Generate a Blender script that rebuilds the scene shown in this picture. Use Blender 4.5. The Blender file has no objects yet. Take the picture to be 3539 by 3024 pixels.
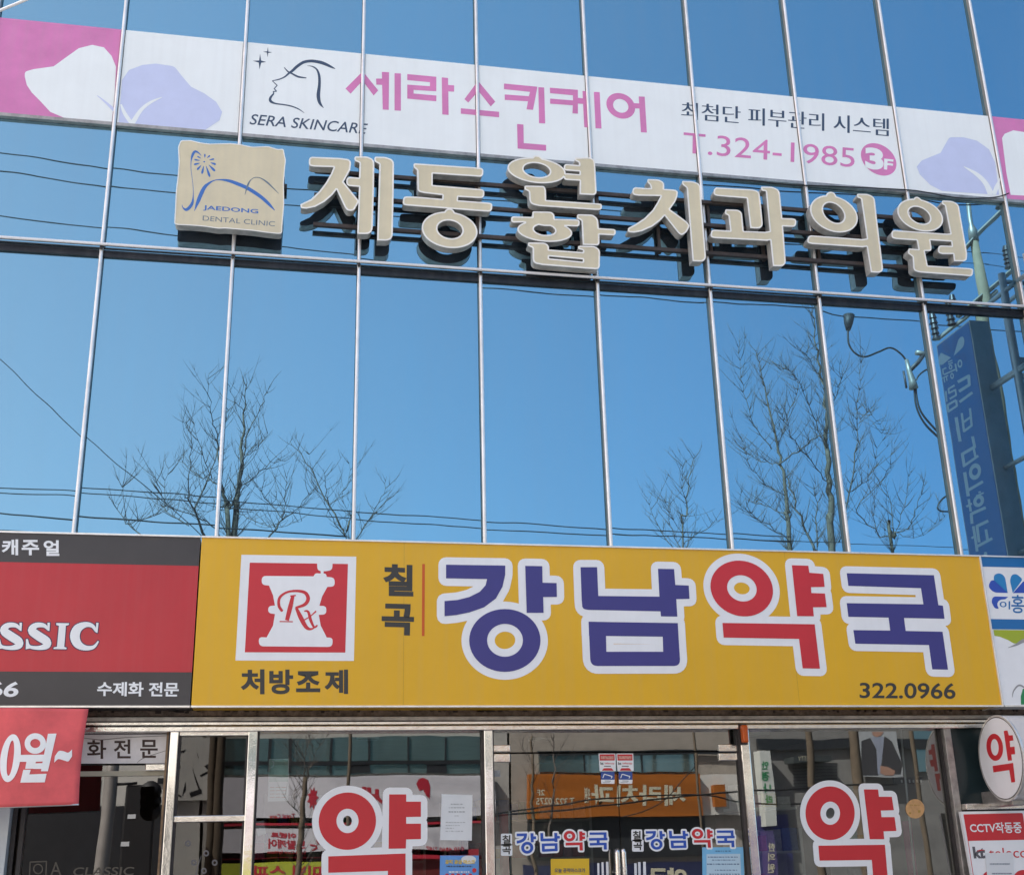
import bpy, bmesh, math, random
from mathutils import Vector, Matrix
from mathutils.geometry import delaunay_2d_cdt
random.seed(7)
C = bpy.context.scene.collection
SC = bpy.context.scene

# ------------------------------------------------------------------ camera
CX, CD, CH = 1.4451, 8.8427, 1.55          # stands 8.84 m in front of the glass (plane y = 0)
FOC, YAW, PIT, ROL = 4174.35, 0.19914, 0.33722, -0.02512
def _axes():
    cy, sy, cp, sp, cr, sr = math.cos(YAW), math.sin(YAW), math.cos(PIT), math.sin(PIT), math.cos(ROL), math.sin(ROL)
    w = Vector((sy*cp, cy*cp, sp)); r = Vector((cy, -sy, 0)); u = r.cross(w)
    return cr*r+sr*u, -sr*r+cr*u, w
AR, AU, AW = _axes()
EYE = Vector((CX, -CD, CH))
cam = bpy.data.cameras.new("camera"); camo = bpy.data.objects.new("camera", cam); C.objects.link(camo)
m = Matrix((AR, AU, -AW)).transposed().to_4x4(); m.translation = EYE
camo.matrix_world = m
cam.sensor_width = 36; cam.lens = FOC*36/3539; cam.clip_end = 1000; cam.clip_start = .05
SC.camera = camo

# ------------------------------------------------------------------ world, sun, exposure
SUN = Vector((-.60, .36, .72)).normalized()    # behind the building, to the left: the facade is in open shade
w = bpy.data.worlds.new("World"); SC.world = w; w.use_nodes = True
nt = w.node_tree; bg = nt.nodes['Background']
sky = nt.nodes.new('ShaderNodeTexSky'); sky.sky_type = 'NISHITA'; sky.sun_disc = False
sky.sun_elevation = math.asin(SUN.z); sky.sun_rotation = math.atan2(SUN.x, SUN.y)
sky.air_density = .8; sky.dust_density = 1.6; sky.ozone_density = 2.5
gm = nt.nodes.new('ShaderNodeGamma'); gm.inputs[1].default_value = .52     # hazy spring sky: an even brightness from horizon to zenith
tc = nt.nodes.new('ShaderNodeTexCoord'); sx = nt.nodes.new('ShaderNodeSeparateXYZ'); mr = nt.nodes.new('ShaderNodeMapRange')
mr.inputs[1].default_value = -.3; mr.inputs[2].default_value = .5
cr = nt.nodes.new('ShaderNodeValToRGB'); cr.color_ramp.elements[0].color = (1.0, .78, .68, 1); cr.color_ramp.elements[1].color = (.29, .41, .51, 1)
e = cr.color_ramp.elements.new(.5); e.color = (.60, .62, .64, 1)           # paler towards the sun, deeper blue away from it
mu = nt.nodes.new('ShaderNodeMix'); mu.data_type = 'RGBA'; mu.blend_type = 'MULTIPLY'; mu.inputs[0].default_value = 1
nt.links.new(tc.outputs['Generated'], sx.inputs[0]); nt.links.new(sx.outputs[0], mr.inputs[0]); nt.links.new(mr.outputs[0], cr.inputs[0])
nt.links.new(sky.outputs[0], gm.inputs[0]); nt.links.new(gm.outputs[0], mu.inputs[6]); nt.links.new(cr.outputs[0], mu.inputs[7])
nt.links.new(mu.outputs[2], bg.inputs[0]); bg.inputs[1].default_value = .15
sl = bpy.data.lights.new("sun", 'SUN'); sl.energy = 2.1; sl.angle = math.radians(.5); sl.color = (1, .975, .94)
so = bpy.data.objects.new("sun", sl); C.objects.link(so)
so.rotation_euler = (-SUN).to_track_quat('-Z', 'Y').to_euler(); so.location = SUN*40
SC.view_settings.view_transform = 'Standard'; SC.view_settings.look = 'None'
SC.view_settings.exposure = 2.78; SC.view_settings.gamma = 1
SC.cycles.max_bounces = 10; SC.cycles.glossy_bounces = 6; SC.cycles.transparent_max_bounces = 16
SC.cycles.sample_clamp_indirect = 6

# ------------------------------------------------------------------ materials
MATS = {}
def mat(name, col, rough=.5, metal=0., spec=.5, var=.06, scale=6., bump=0., streak=0.):
    if name in MATS: return MATS[name]
    M = bpy.data.materials.new(name); M.use_nodes = True; t = M.node_tree; b = t.nodes['Principled BSDF']
    b.inputs['Roughness'].default_value = rough; b.inputs['Metallic'].default_value = metal
    b.inputs['Specular IOR Level'].default_value = spec
    if var > 0:
        g = t.nodes.new('ShaderNodeNewGeometry'); n = t.nodes.new('ShaderNodeTexNoise')
        n.inputs['Scale'].default_value = scale; n.inputs['Detail'].default_value = 6; n.inputs['Roughness'].default_value = .65
        t.links.new(g.outputs['Position'], n.inputs['Vector'])
        mr = t.nodes.new('ShaderNodeMapRange'); mr.inputs[1].default_value = .3; mr.inputs[2].default_value = .7
        mr.inputs[3].default_value = 1-var; mr.inputs[4].default_value = 1+var*.5
        t.links.new(n.outputs['Fac'], mr.inputs[0])
        mx = t.nodes.new('ShaderNodeVectorMath'); mx.operation = 'SCALE'; mx.inputs[0].default_value = col[:3]
        t.links.new(mr.outputs[0], mx.inputs['Scale']); last = mx.outputs[0]
        if streak:                                # rain runs and dust, drawn out downwards
            mp = t.nodes.new('ShaderNodeMapping'); mp.inputs['Scale'].default_value = (14, 14, .55)
            n2 = t.nodes.new('ShaderNodeTexNoise'); n2.inputs['Scale'].default_value = 1.6; n2.inputs['Detail'].default_value = 5
            t.links.new(g.outputs['Position'], mp.inputs[0]); t.links.new(mp.outputs[0], n2.inputs['Vector'])
            m2 = t.nodes.new('ShaderNodeMapRange'); m2.inputs[1].default_value = .42; m2.inputs[2].default_value = .75; m2.inputs[3].default_value = 0; m2.inputs[4].default_value = streak
            xx = t.nodes.new('ShaderNodeMix'); xx.data_type = 'RGBA'; xx.inputs[7].default_value = (.42, .40, .36, 1)
            t.links.new(n2.outputs['Fac'], m2.inputs[0]); t.links.new(m2.outputs[0], xx.inputs[0]); t.links.new(last, xx.inputs[6]); last = xx.outputs[2]
        t.links.new(last, b.inputs['Base Color'])
        if bump:
            bp = t.nodes.new('ShaderNodeBump'); bp.inputs['Strength'].default_value = bump; bp.inputs['Distance'].default_value = .02
            t.links.new(n.outputs['Fac'], bp.inputs['Height']); t.links.new(bp.outputs[0], b.inputs['Normal'])
    else:
        b.inputs['Base Color'].default_value = (*col[:3], 1)
    MATS[name] = M; return M

def mirror_glass(name, tint, refl, body):
    M = bpy.data.materials.new(name); M.use_nodes = True; t = M.node_tree
    for n in list(t.nodes): t.nodes.remove(n)
    o = t.nodes.new('ShaderNodeOutputMaterial'); mx = t.nodes.new('ShaderNodeMixShader')
    gl = t.nodes.new('ShaderNodeBsdfGlossy'); gl.inputs['Color'].default_value = (*tint, 1); gl.inputs['Roughness'].default_value = 0
    df = t.nodes.new('ShaderNodeBsdfDiffuse'); df.inputs['Color'].default_value = (*body, 1)
    g = t.nodes.new('ShaderNodeNewGeometry'); n = t.nodes.new('ShaderNodeTexNoise'); n.inputs['Scale'].default_value = 1.3
    n.inputs['Detail'].default_value = 1.5
    bp = t.nodes.new('ShaderNodeBump'); bp.inputs['Strength'].default_value = .055; bp.inputs['Distance'].default_value = .02
    t.links.new(g.outputs['Position'], n.inputs['Vector']); t.links.new(n.outputs['Fac'], bp.inputs['Height'])
    t.links.new(bp.outputs[0], gl.inputs['Normal'])
    oi = t.nodes.new('ShaderNodeObjectInfo'); mp = t.nodes.new('ShaderNodeMapRange'); mp.inputs[3].default_value = .96; mp.inputs[4].default_value = 1.04
    sc_ = t.nodes.new('ShaderNodeVectorMath'); sc_.operation = 'SCALE'; sc_.inputs[0].default_value = tint
    t.links.new(oi.outputs['Random'], mp.inputs[0]); t.links.new(mp.outputs[0], sc_.inputs['Scale']); t.links.new(sc_.outputs[0], gl.inputs['Color'])
    mp2 = t.nodes.new('ShaderNodeMapping'); mp2.inputs['Scale'].default_value = (5, 5, .5); n3 = t.nodes.new('ShaderNodeTexNoise'); n3.inputs['Scale'].default_value = 1.2; n3.inputs['Detail'].default_value = 6
    r3 = t.nodes.new('ShaderNodeMapRange'); r3.inputs[1].default_value = .3; r3.inputs[2].default_value = .7; r3.inputs[3].default_value = refl+.035; r3.inputs[4].default_value = refl-.035
    t.links.new(g.outputs['Position'], mp2.inputs[0]); t.links.new(mp2.outputs[0], n3.inputs['Vector']); t.links.new(n3.outputs['Fac'], r3.inputs[0]); t.links.new(r3.outputs[0], mx.inputs[0])
    t.links.new(df.outputs[0], mx.inputs[1]); t.links.new(gl.outputs[0], mx.inputs[2]); t.links.new(mx.outputs[0], o.inputs[0])
    MATS[name] = M; return M

def clear_glass(name, refl, through, tint=(1, 1, 1)):
    M = bpy.data.materials.new(name); M.use_nodes = True; t = M.node_tree
    for n in list(t.nodes): t.nodes.remove(n)
    o = t.nodes.new('ShaderNodeOutputMaterial'); mx = t.nodes.new('ShaderNodeMixShader')
    gl = t.nodes.new('ShaderNodeBsdfGlossy'); gl.inputs['Color'].default_value = (*tint, 1); gl.inputs['Roughness'].default_value = 0
    tr = t.nodes.new('ShaderNodeBsdfTransparent'); tr.inputs['Color'].default_value = (*through, 1)
    g = t.nodes.new('ShaderNodeNewGeometry'); n = t.nodes.new('ShaderNodeTexNoise'); n.inputs['Scale'].default_value = 1.1
    bp = t.nodes.new('ShaderNodeBump'); bp.inputs['Strength'].default_value = .06; bp.inputs['Distance'].default_value = .02
    t.links.new(g.outputs['Position'], n.inputs['Vector']); t.links.new(n.outputs['Fac'], bp.inputs['Height'])
    t.links.new(bp.outputs[0], gl.inputs['Normal'])
    mx.inputs[0].default_value = refl
    t.links.new(tr.outputs[0], mx.inputs[1]); t.links.new(gl.outputs[0], mx.inputs[2]); t.links.new(mx.outputs[0], o.inputs[0])
    MATS[name] = M; return M

G_UP = mirror_glass('mirror_glass', (.222, .440, .57), .93, (.30, .36, .42))
G_SHOP = clear_glass('shop_glass', .20, (.50, .54, .52), (.95, .97, .97))
G_DARK = clear_glass('dark_shop_glass', .07, (.35, .33, .30))
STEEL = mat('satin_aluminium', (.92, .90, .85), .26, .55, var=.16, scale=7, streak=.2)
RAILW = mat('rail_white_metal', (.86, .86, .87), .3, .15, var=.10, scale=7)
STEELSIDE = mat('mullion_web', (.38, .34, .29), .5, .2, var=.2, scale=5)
CHROME = mat('polished_stainless', (.80, .77, .72), .12, 1., var=.15, scale=9, bump=.35)
RUST = mat('rusty_soffit', (.16, .12, .09), .8, .1, var=.75, scale=24, bump=.4)
CHROME2 = mat('post_stainless', (.80, .78, .75), .1, 1., var=.1, scale=5, bump=.05)
ALU_DULL = mat('weathered_aluminium', (.42, .40, .37), .4, .6, var=.4, scale=12)
DARKMETAL = mat('dark_metal', (.05, .045, .045), .5, .2, var=.3, scale=10)
WHITE = mat('white_print', (.87, .89, .89), .32, var=.04, streak=.05)
BANWHITE = mat('white_banner_sheet', (.88, .92, .90), .35, var=.04, scale=2, streak=.06)
PINK = mat('pink_print', (.72, .22, .48), .35, var=.12, scale=4, streak=.10)
LAV = mat('lavender_print', (.60, .65, .86), .35, var=.05)
NAVYLINE = mat('slate_print', (.045, .075, .13), .4, var=.05)
BEIGE = mat('letter_face_acrylic', (.70, .62, .42), .45, var=.10, scale=3, streak=.14)
RETURN = mat('letter_return', (.50, .49, .45), .32, var=.40, scale=11, streak=.22)
RIM = mat('letter_trim', (.92, .90, .82), .4, var=.1)
BLUE = mat('logo_blue', (.05, .17, .50), .45, var=.05)
GREYBLUE = mat('logo_grey', (.14, .20, .26), .45, var=.05)
RAIL = mat('sign_rail', (.07, .055, .05), .6, .3, var=.4, scale=14)
YEL = mat('yellow_sign_sheet', (.79, .445, .012), .3, var=.05, scale=1.5, bump=.03, streak=.06)
RED = mat('red_print', (.62, .028, .042), .3, var=.05)
PURP = mat('indigo_print', (.048, .045, .23), .3, var=.05)
CHAR = mat('charcoal_print', (.040, .040, .036), .4, var=.06)
ORLINE = mat('orange_line', (.62, .10, .01), .35, var=.03)
SHOPRED = mat('shop_sign_red', (.54, .024, .036), .3, var=.08, scale=2, streak=.03)
SHOPDARK = mat('shop_sign_charcoal', (.055, .05, .05), .35, var=.12, scale=4)
CYAN = mat('clinic_blue', (.012, .16, .43), .3, var=.05)
CLV1 = mat('clover_light', (.02, .24, .55), .3, var=.05); CLV2 = mat('clover_dark', (.03, .09, .48), .3, var=.05)
LIME = mat('lime_print', (.38, .47, .03), .3, var=.05); GREEN = mat('green_print', (.02, .26, .09), .3, var=.05)
GREY = mat('grey_print', (.33, .33, .33), .4, var=.05)
CLOTH = mat('red_cloth', (.76, .12, .125), .75, var=.22, scale=4)
DBLUE = mat('decal_blue', (.02, .09, .46), .35, var=.04)
DRED = mat('decal_red', (.62, .025, .035), .35, var=.04)
PAPER = mat('paper', (.74, .77, .77), .7, var=.06); INK = mat('ink', (.12, .12, .13), .7, var=0)
POSTB = mat('poster_blue', (.13, .34, .72), .5, var=.08, scale=12); POSTL = mat('poster_light_blue', (.20, .52, .78), .5, var=.05)
POSTY = mat('poster_yellow', (.75, .48, .02), .5, var=.05)
ORANGE = mat('orange_plastic', (.62, .10, .004), .3, var=.1)
RUBBER = mat('cable_black', (.012, .012, .013), .6, var=.1)

# ------------------------------------------------------------------ tracing helpers
CR = dict(A1=(0,0,.57915), A2=(1100,0,.62741), A3=(2300,0,.59797), A4=(0,900,.57915), A5=(1100,900,.62741), A6=(2300,900,.59797),
          B1=(0,1800,.48263), B2=(650,1850,.45849), B3=(1450,1850,.50676), B4=(2350,1850,.57384),
          B5=(0,2400,.43436), B6=(850,2400,.43436), B7=(1650,2400,.48263), B8=(2550,2400,.47732),
          D1=(1030,530,.22599), D2=(1370,530,.22599), D3=(1740,530,.23729), D4=(2130,600,.20339), D5=(2430,620,.20339),
          D6=(2750,640,.19209), D7=(3050,650,.19209), D8=(590,470,.23729), F1=(840,140,.22201), F2=(3380,1900,.3161),
          F3=(3180,1000,.28246), F4=(3180,1450,.28246), F5=(3200,650,.25424), F8=(3300,2780,.13783), G7=(2040,2560,.11299), S=(0,0,1))
def k(c, p):
    ox, oy, s = CR[c]; return (ox+p[0]*s, oy+p[1]*s) + tuple(q*s for q in p[2:])
def ray(p):
    return AW + AR*((p[0]-1769.5)/FOC) - AU*((p[1]-1512)/FOC)
def hit(p, y):                               # where the sight line of a photo point meets the plane y = const
    d = ray(p); return EYE + d*((y+CD)/d.y)
def hitx(p, x):
    d = ray(p); return EYE + d*((x-CX)/d.x)
def seen(p, Y):                              # a thing seen mirrored in the glass stands Y metres in front of it
    v = hit(p, Y); return Vector((v.x, -Y, v.z))

def fillet(pts, n=5):
    out = []; L = len(pts)
    for i, p in enumerate(pts):
        if len(p) < 3 or p[2] <= 0: out.append((p[0], p[1])); continue
        P = Vector(p[:2]); A = Vector(pts[i-1][:2])-P; B = Vector(pts[(i+1) % L][:2])-P
        la, lb = A.length, B.length
        if la < 1e-6 or lb < 1e-6: out.append((p[0], p[1])); continue
        r = min(p[2], la*.5, lb*.5); a = P+A/la*r; b = P+B/lb*r
        for j in range(n+1):
            t = j/n; q = a*(1-t)**2 + P*2*t*(1-t) + b*t*t; out.append((q.x, q.y))
    return out
def ring(cx, cy, a, b, ia=None, ib=None, ic=None, n=48):
    """annulus (or disc) as sector quads; a, b are half-axis vectors"""
    if not isinstance(a, tuple): a = (a, 0)
    if not isinstance(b, tuple): b = (0, b)
    if ia is not None and not isinstance(ia, tuple): ia = (ia, 0)
    if ib is not None and not isinstance(ib, tuple): ib = (0, ib)
    pt = lambda c, a, b, t: (c[0]+a[0]*math.cos(t)+b[0]*math.sin(t), c[1]+a[1]*math.cos(t)+b[1]*math.sin(t))
    T = [2*math.pi*i/n for i in range(n+1)]
    if ia is None: return [[pt((cx, cy), a, b, t) for t in T[:-1]]]
    ic = ic or (cx, cy)
    return [[pt((cx, cy), a, b, T[i]), pt((cx, cy), a, b, T[i+1]), pt(ic, ia, ib, T[i+1]), pt(ic, ia, ib, T[i])] for i in range(n)]
def cat(pts, n=5):                           # Catmull-Rom through points of any dimension
    if len(pts) < 3: return list(pts)
    P = [pts[0]]+list(pts)+[pts[-1]]; out = []
    for i in range(1, len(P)-2):
        for j in range(n):
            t = j/n
            out.append(tuple(.5*(2*b+(c-a)*t+(2*a-5*b+4*c-d)*t*t+(3*b-a-3*c+d)*t**3) for a, b, c, d in zip(P[i-1], P[i], P[i+1], P[i+2])))
    out.append(tuple(pts[-1])); return out
def taper(pts, smooth=True):
    """brush stroke: (x, y, width) points"""
    p = cat(pts) if smooth else list(pts); out = []
    for a, b in zip(p, p[1:]):
        A, B = Vector(a[:2]), Vector(b[:2]); d = B-A
        if d.length < 1e-6: continue
        nrm = Vector((-d.y, d.x)).normalized(); ra, rb = max(a[2], .5)/2, max(b[2], .5)/2
        out.append([tuple(A+nrm*ra), tuple(A-nrm*ra), tuple(B-nrm*rb), tuple(B+nrm*rb)])
    for a in p[1:-1]:
        if a[2] > 3: out += ring(a[0], a[1], a[2]/2, a[2]/2, n=8)
    return out
def capsules(polys, r, n=5):
    out = []
    for P in polys:
        for i in range(len(P)):
            A, B = Vector(P[i][:2]), Vector(P[(i+1) % len(P)][:2]); d = B-A
            if d.length < 1e-7: continue
            a0 = math.atan2(d.y, d.x); q = []
            for j in range(n+1):
                t = a0+math.pi/2+math.pi*j/n; q.append((A.x+r*math.cos(t), A.y+r*math.sin(t)))
            for j in range(n+1):
                t = a0-math.pi/2+math.pi*j/n; q.append((B.x+r*math.cos(t), B.y+r*math.sin(t)))
            out.append(q)
    return out
def union(polys):
    V, F = [], []
    for P in polys:
        ar = sum(P[i][0]*P[(i+1) % len(P)][1]-P[(i+1) % len(P)][0]*P[i][1] for i in range(len(P)))
        if abs(ar) < 1e-12: continue
        Q = P if ar > 0 else P[::-1]
        F.append(list(range(len(V), len(V)+len(Q)))); V += [Vector(q[:2]) for q in Q]
    vs, es, fs, _, _, of = delaunay_2d_cdt(V, [], F, 1, 1e-6)
    return vs, [f for f, o in zip(fs, of) if o]
def bound_loops_edges(fs):
    cnt = {}
    for f in fs:
        for i in range(len(f)):
            a, b = f[i], f[(i+1) % len(f)]; cnt[(a, b)] = 1
    return [(a, b) for a, b in cnt if (b, a) not in cnt]

# ------------------------------------------------------------------ object helpers
def link(name, me, M=None, parent=None):
    o = bpy.data.objects.new(name, me); C.objects.link(o)
    if M is not None and me is not None: me.materials.append(M)
    if parent is not None: o.parent = parent; o.matrix_parent_inverse = parent.matrix_world.inverted()
    return o
def tag(o, label=None, cat_=None, group=None, kind=None):
    if label: o['label'] = label
    if cat_: o['category'] = cat_
    if group: o['group'] = group
    if kind: o['kind'] = kind
    return o
def thing(name, loc, label, cat_, group=None):
    o = bpy.data.objects.new(name, None); C.objects.link(o); o.location = loc; o.empty_display_size = .1
    o.matrix_world = Matrix.Translation(Vector(loc))
    return tag(o, label, cat_, group)
def mesh(name, V, F, M, parent=None, smooth=False):
    me = bpy.data.meshes.new(name); me.from_pydata([tuple(v) for v in V], [], F); me.update()
    if smooth:
        for p in me.polygons: p.use_smooth = True
    return link(name, me, M, parent)
def bmo(name, bm, M, parent=None, smooth=False):
    bmesh.ops.recalc_face_normals(bm, faces=bm.faces)
    me = bpy.data.meshes.new(name); bm.to_mesh(me); bm.free()
    if smooth:
        for p in me.polygons: p.use_smooth = True
    return link(name, me, M, parent)
def bx(bm, x0, x1, y0, y1, z0, z1, bev=0.):
    r = bmesh.ops.create_cube(bm, size=1); vs = r['verts']
    bmesh.ops.scale(bm, vec=(abs(x1-x0), abs(y1-y0), abs(z1-z0)), verts=vs)
    bmesh.ops.translate(bm, vec=((x0+x1)/2, (y0+y1)/2, (z0+z1)/2), verts=vs)
    if bev:
        es = list({e for v in vs for e in v.link_edges})
        bmesh.ops.bevel(bm, geom=es, offset=bev, segments=2, affect='EDGES', profile=.5)
def box(name, x0, x1, y0, y1, z0, z1, M, parent=None, bev=0.):
    bm = bmesh.new(); bx(bm, x0, x1, y0, y1, z0, z1, bev); return bmo(name, bm, M, parent)
def tube(bm, pts, rad, n=6):
    rings = []
    for i, p in enumerate(pts):
        p = Vector(p); a = Vector(pts[max(i-1, 0)]); b = Vector(pts[min(i+1, len(pts)-1)]); d = (b-a)
        if d.length < 1e-7: d = Vector((0, 0, 1))
        d.normalize(); s = d.cross(Vector((0, 0, 1)) if abs(d.z) < .9 else Vector((1, 0, 0))).normalized(); t = s.cross(d)
        r = rad[i] if isinstance(rad, (list, tuple)) else rad
        rings.append([bm.verts.new(p+(s*math.cos(2*math.pi*j/n)+t*math.sin(2*math.pi*j/n))*r) for j in range(n)])
    for A, B in zip(rings, rings[1:]):
        for j in range(n): bm.faces.new((A[j], A[(j+1) % n], B[(j+1) % n], B[j]))
    if n > 2: bm.faces.new(rings[0][::-1]); bm.faces.new(rings[-1])
def tubeo(name, pts, rad, M, parent=None, n=8):
    bm = bmesh.new(); tube(bm, pts, rad, n); return bmo(name, bm, M, parent, True)

def w2(polys, y, fn=None):                   # photo polygons -> wall coordinates (x, z)
    f = fn or (lambda p: hit(p, y)); out = []
    for P in polys:
        q = [f(p) for p in P]; out.append([(v.x, v.z) for v in q])
    return out
def flat2(name, P2, y, M, parent=None, thick=0., warp=None, grow=0., back=1):
    """print, sheet or slab from wall-coordinate polygons; thick goes back into the wall"""
    if grow: P2 = P2+capsules(P2, grow)
    vs, fs = union(P2)
    yy = (lambda v: warp(v.x, v.y)) if warp else (lambda v: 0.)
    V = [(v.x, y+yy(v), v.y) for v in vs]; F = [tuple(f) for f in fs]
    if back < 0: F = [f[::-1] for f in F]
    if thick:
        n = len(V); V += [(a, b+thick*back, c) for a, b, c in V]
        be = bound_loops_edges(F)
        F = F+[tuple(i+n for i in f[::-1]) for f in F]+[(b, a, a+n, b+n) for a, b in be]
    return mesh(name, V, F, M, parent)
def flat(name, polys, y, M, parent=None, thick=0., grow=0., warp=None):
    return flat2(name, w2(polys, y), y, M, parent, thick, warp, grow)
def T(c, *pts): return fillet([k(c, p) for p in pts])
def RG(c, cx, cy, a, b, ia=None, ib=None, icx=None, icy=None, n=48):
    s = CR[c][2]; sc = lambda v: None if v is None else (tuple(q*s for q in v) if isinstance(v, tuple) else v*s)
    x, y = k(c, (cx, cy)); ic = k(c, (icx, icy)) if icx is not None else None
    return ring(x, y, sc(a), sc(b), sc(ia), sc(ib), ic, n)
def TP(c, pts, smooth=True): return taper([k(c, p) for p in pts], smooth)

_fc = {}
def glyphs(body, bold=0., shear=0., space=1.):
    key = (body, bold, shear, space)
    if key not in _fc:
        cu = bpy.data.curves.new('lettering', 'FONT'); cu.body = body; cu.offset = bold; cu.shear = shear
        cu.space_character = space; cu.resolution_u = 4; cu.fill_mode = 'FRONT'
        o = bpy.data.objects.new('lettering', cu); C.objects.link(o)
        dg = bpy.context.evaluated_depsgraph_get()
        me = bpy.data.meshes.new_from_object(o.evaluated_get(dg))
        V = [(v.co.x, v.co.y) for v in me.vertices]; F = [tuple(p.vertices) for p in me.polygons if p.area > 1e-9]
        bpy.data.objects.remove(o); bpy.data.curves.remove(cu); bpy.data.meshes.remove(me)
        x0 = min(v[0] for v in V); x1 = max(v[0] for v in V); y0 = min(v[1] for v in V); y1 = max(v[1] for v in V)
        _fc[key] = ([((x-x0)/(x1-x0), (y-y0)/max(y1-y0, 1e-6)) for x, y in V], F)
    return _fc[key]
def lettering(name, body, quad, M, parent=None, bold=0., shear=0., space=1., warp=None, flip=None):
    """writing fitted into four world corners TL, TR, BR, BL"""
    V, F = glyphs(body, bold, shear, space); TL, TR, BR, BL = quad; out = []
    for u, v in V:
        p = (BL*(1-u)+BR*u)*(1-v)+(TL*(1-u)+TR*u)*v
        if warp: p = Vector((p.x, p.y+warp(p.x, p.z), p.z))
        out.append(p)
    o = mesh(name, out, F, M, parent)
    nrm = (TR-TL).cross(TL-BL)               # text faces along this
    s = sum((p.normal*p.area for p in o.data.polygons), Vector())
    want = flip if flip is not None else Vector((0, -1, 0))
    if s.dot(want) < 0: o.data.flip_normals()
    return o
def qd(c, y, TL, TR, BR, BL, f=None):
    f = f or (lambda p: hit(p, y)); return [f(k(c, p)) for p in (TL, TR, BR, BL)]
def qr(c, y, x0, y0, x1, y1, f=None): return qd(c, y, (x0, y0), (x1, y0), (x1, y1), (x0, y1), f)
def rectpoly(x0, x1, z0, z1): return [(x0, z0), (x1, z0), (x1, z1), (x0, z1)]

# ------------------------------------------------------------------ the setting
GX0, GX1 = -60, 70
asph = mat('asphalt', (.055, .055, .058), .9, var=.3, scale=18, bump=.3)
pave = mat('pavement_blocks', (.24, .24, .25), .85, var=.25, scale=7, bump=.2)
g = box('ground', -400, 400, -400, 400, -.4, -.16, mat('earth', (.16, .15, .13), .95, var=.2, scale=.3)); tag(g, kind='structure')
o = box('road', GX0, GX1, -7.4, -3.2, -.156, -.12, asph); tag(o, kind='structure')
o = box('pavement', GX0, GX1, -3.2, .6, -.155, 0, pave); tag(o, kind='structure')
o = box('far_pavement', GX0, GX1, -14.2, -7.4, -.154, 0, pave); tag(o, kind='structure')
bm = bmesh.new()
for x in range(-20, 30, 4): bx(bm, x, x+2, -5.36, -5.24, -.12, -.116)
o = bmo('road_marking', bm, mat('road_paint', (.7, .7, .66), .7, var=.2, scale=20)); tag(o, kind='structure')

# ------------------------------------------------------------------ the glass building
RZ = 6.179                                    # transom height
B = thing('office_building', (3.7, 0, 0), 'blue mirror glass office building with slim silver mullions over street shops', 'building')
X0, X1, ZTOP, ZB = -4, 11, 10.4, 3.05
def MX(i): return CX+(i-CX)*.9945          # mullion centres
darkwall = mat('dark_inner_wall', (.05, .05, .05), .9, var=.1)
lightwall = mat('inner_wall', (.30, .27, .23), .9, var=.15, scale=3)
grayw = mat('building_side', (.36, .35, .33), .8, var=.15, scale=2)
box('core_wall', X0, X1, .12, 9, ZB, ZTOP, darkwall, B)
box('roof', X0-.05, X1+.05, -.1, 9.1, ZTOP+.004, ZTOP+.35, grayw, B)
for i in range(int(X0), int(X1)):
    for z0, z1 in ((ZB, RZ), (RZ, ZTOP)):
        a, b = random.gauss(0, .0015), random.gauss(0, .0012)
        cx, cz = i+.5, (z0+z1)/2
        def P(x, z): return (x, a*(x-cx)+b*(z-cz), z)
        l, r = MX(i)+.003, MX(i+1)-.003
        V = [P(l, z0), P(r, z0), P(r, z1), P(l, z1)]
        V += [(x, y+.02, z) for x, y, z in V]
        mesh('window_pane', V, [(0, 1, 2, 3), (7, 6, 5, 4), (0, 4, 5, 1), (1, 5, 6, 2), (2, 6, 7, 3), (3, 7, 4, 0)], G_UP, B)
for j_ in range(int(X0), int(X1)+1):
    i = MX(j_)
    for z0, z1 in ((ZB, RZ-.062), (RZ-.028, ZTOP)):
        me = bpy.data.meshes.new('mullion'); bm = bmesh.new()
        pf = [(i-.0145*math.cos(math.pi*q/8), -.042-.010*math.sin(math.pi*q/8)) for q in range(9)]      # bright snap-on cap
        va = [bm.verts.new((x, y, z0)) for x, y in pf]; vb = [bm.verts.new((x, y, z1)) for x, y in pf]
        for q in range(8): bm.faces.new((va[q], va[q+1], vb[q+1], vb[q])).smooth = True
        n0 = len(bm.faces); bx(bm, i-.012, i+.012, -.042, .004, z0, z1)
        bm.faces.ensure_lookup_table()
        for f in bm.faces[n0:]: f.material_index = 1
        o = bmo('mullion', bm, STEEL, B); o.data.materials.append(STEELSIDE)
bm = bmesh.new()
n = 10; zc = RZ-.050; prof = [(-.088-.014*math.sin(math.pi*i/n), zc+.0125*math.cos(math.pi*i/n)) for i in range(n+1)]
va = [bm.verts.new((X0, y, z)) for y, z in prof]; vb = [bm.verts.new((X1, y, z)) for y, z in prof]
for i in range(n): bm.faces.new((va[i], va[i+1], vb[i+1], vb[i]))
bmo('transom_rail', bm, RAILW, B, True)
box('transom_back', X0, X1, -.0875, -.076, zc-.012, zc+.012, DARKMETAL, B)
box('transom_reflection', X0, X1, -.022, .0, RZ-.125, RZ-.066, mat('reflection_black', (.016, .019, .026), .35, .2, var=.4, scale=8, streak=.05), B, .003)  # added dark box imitating the rail's dark mirror image in the glass
box('transom_gasket', X0, X1, -.014, .0, RZ-.048, RZ-.040, DARKMETAL, B)
for i in range(int(X0), int(X1)+1): box('rail_clip', MX(i)-.010, MX(i)+.010, -.0755, -.0225, RZ-.080, RZ-.045, DARKMETAL, B)

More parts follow.
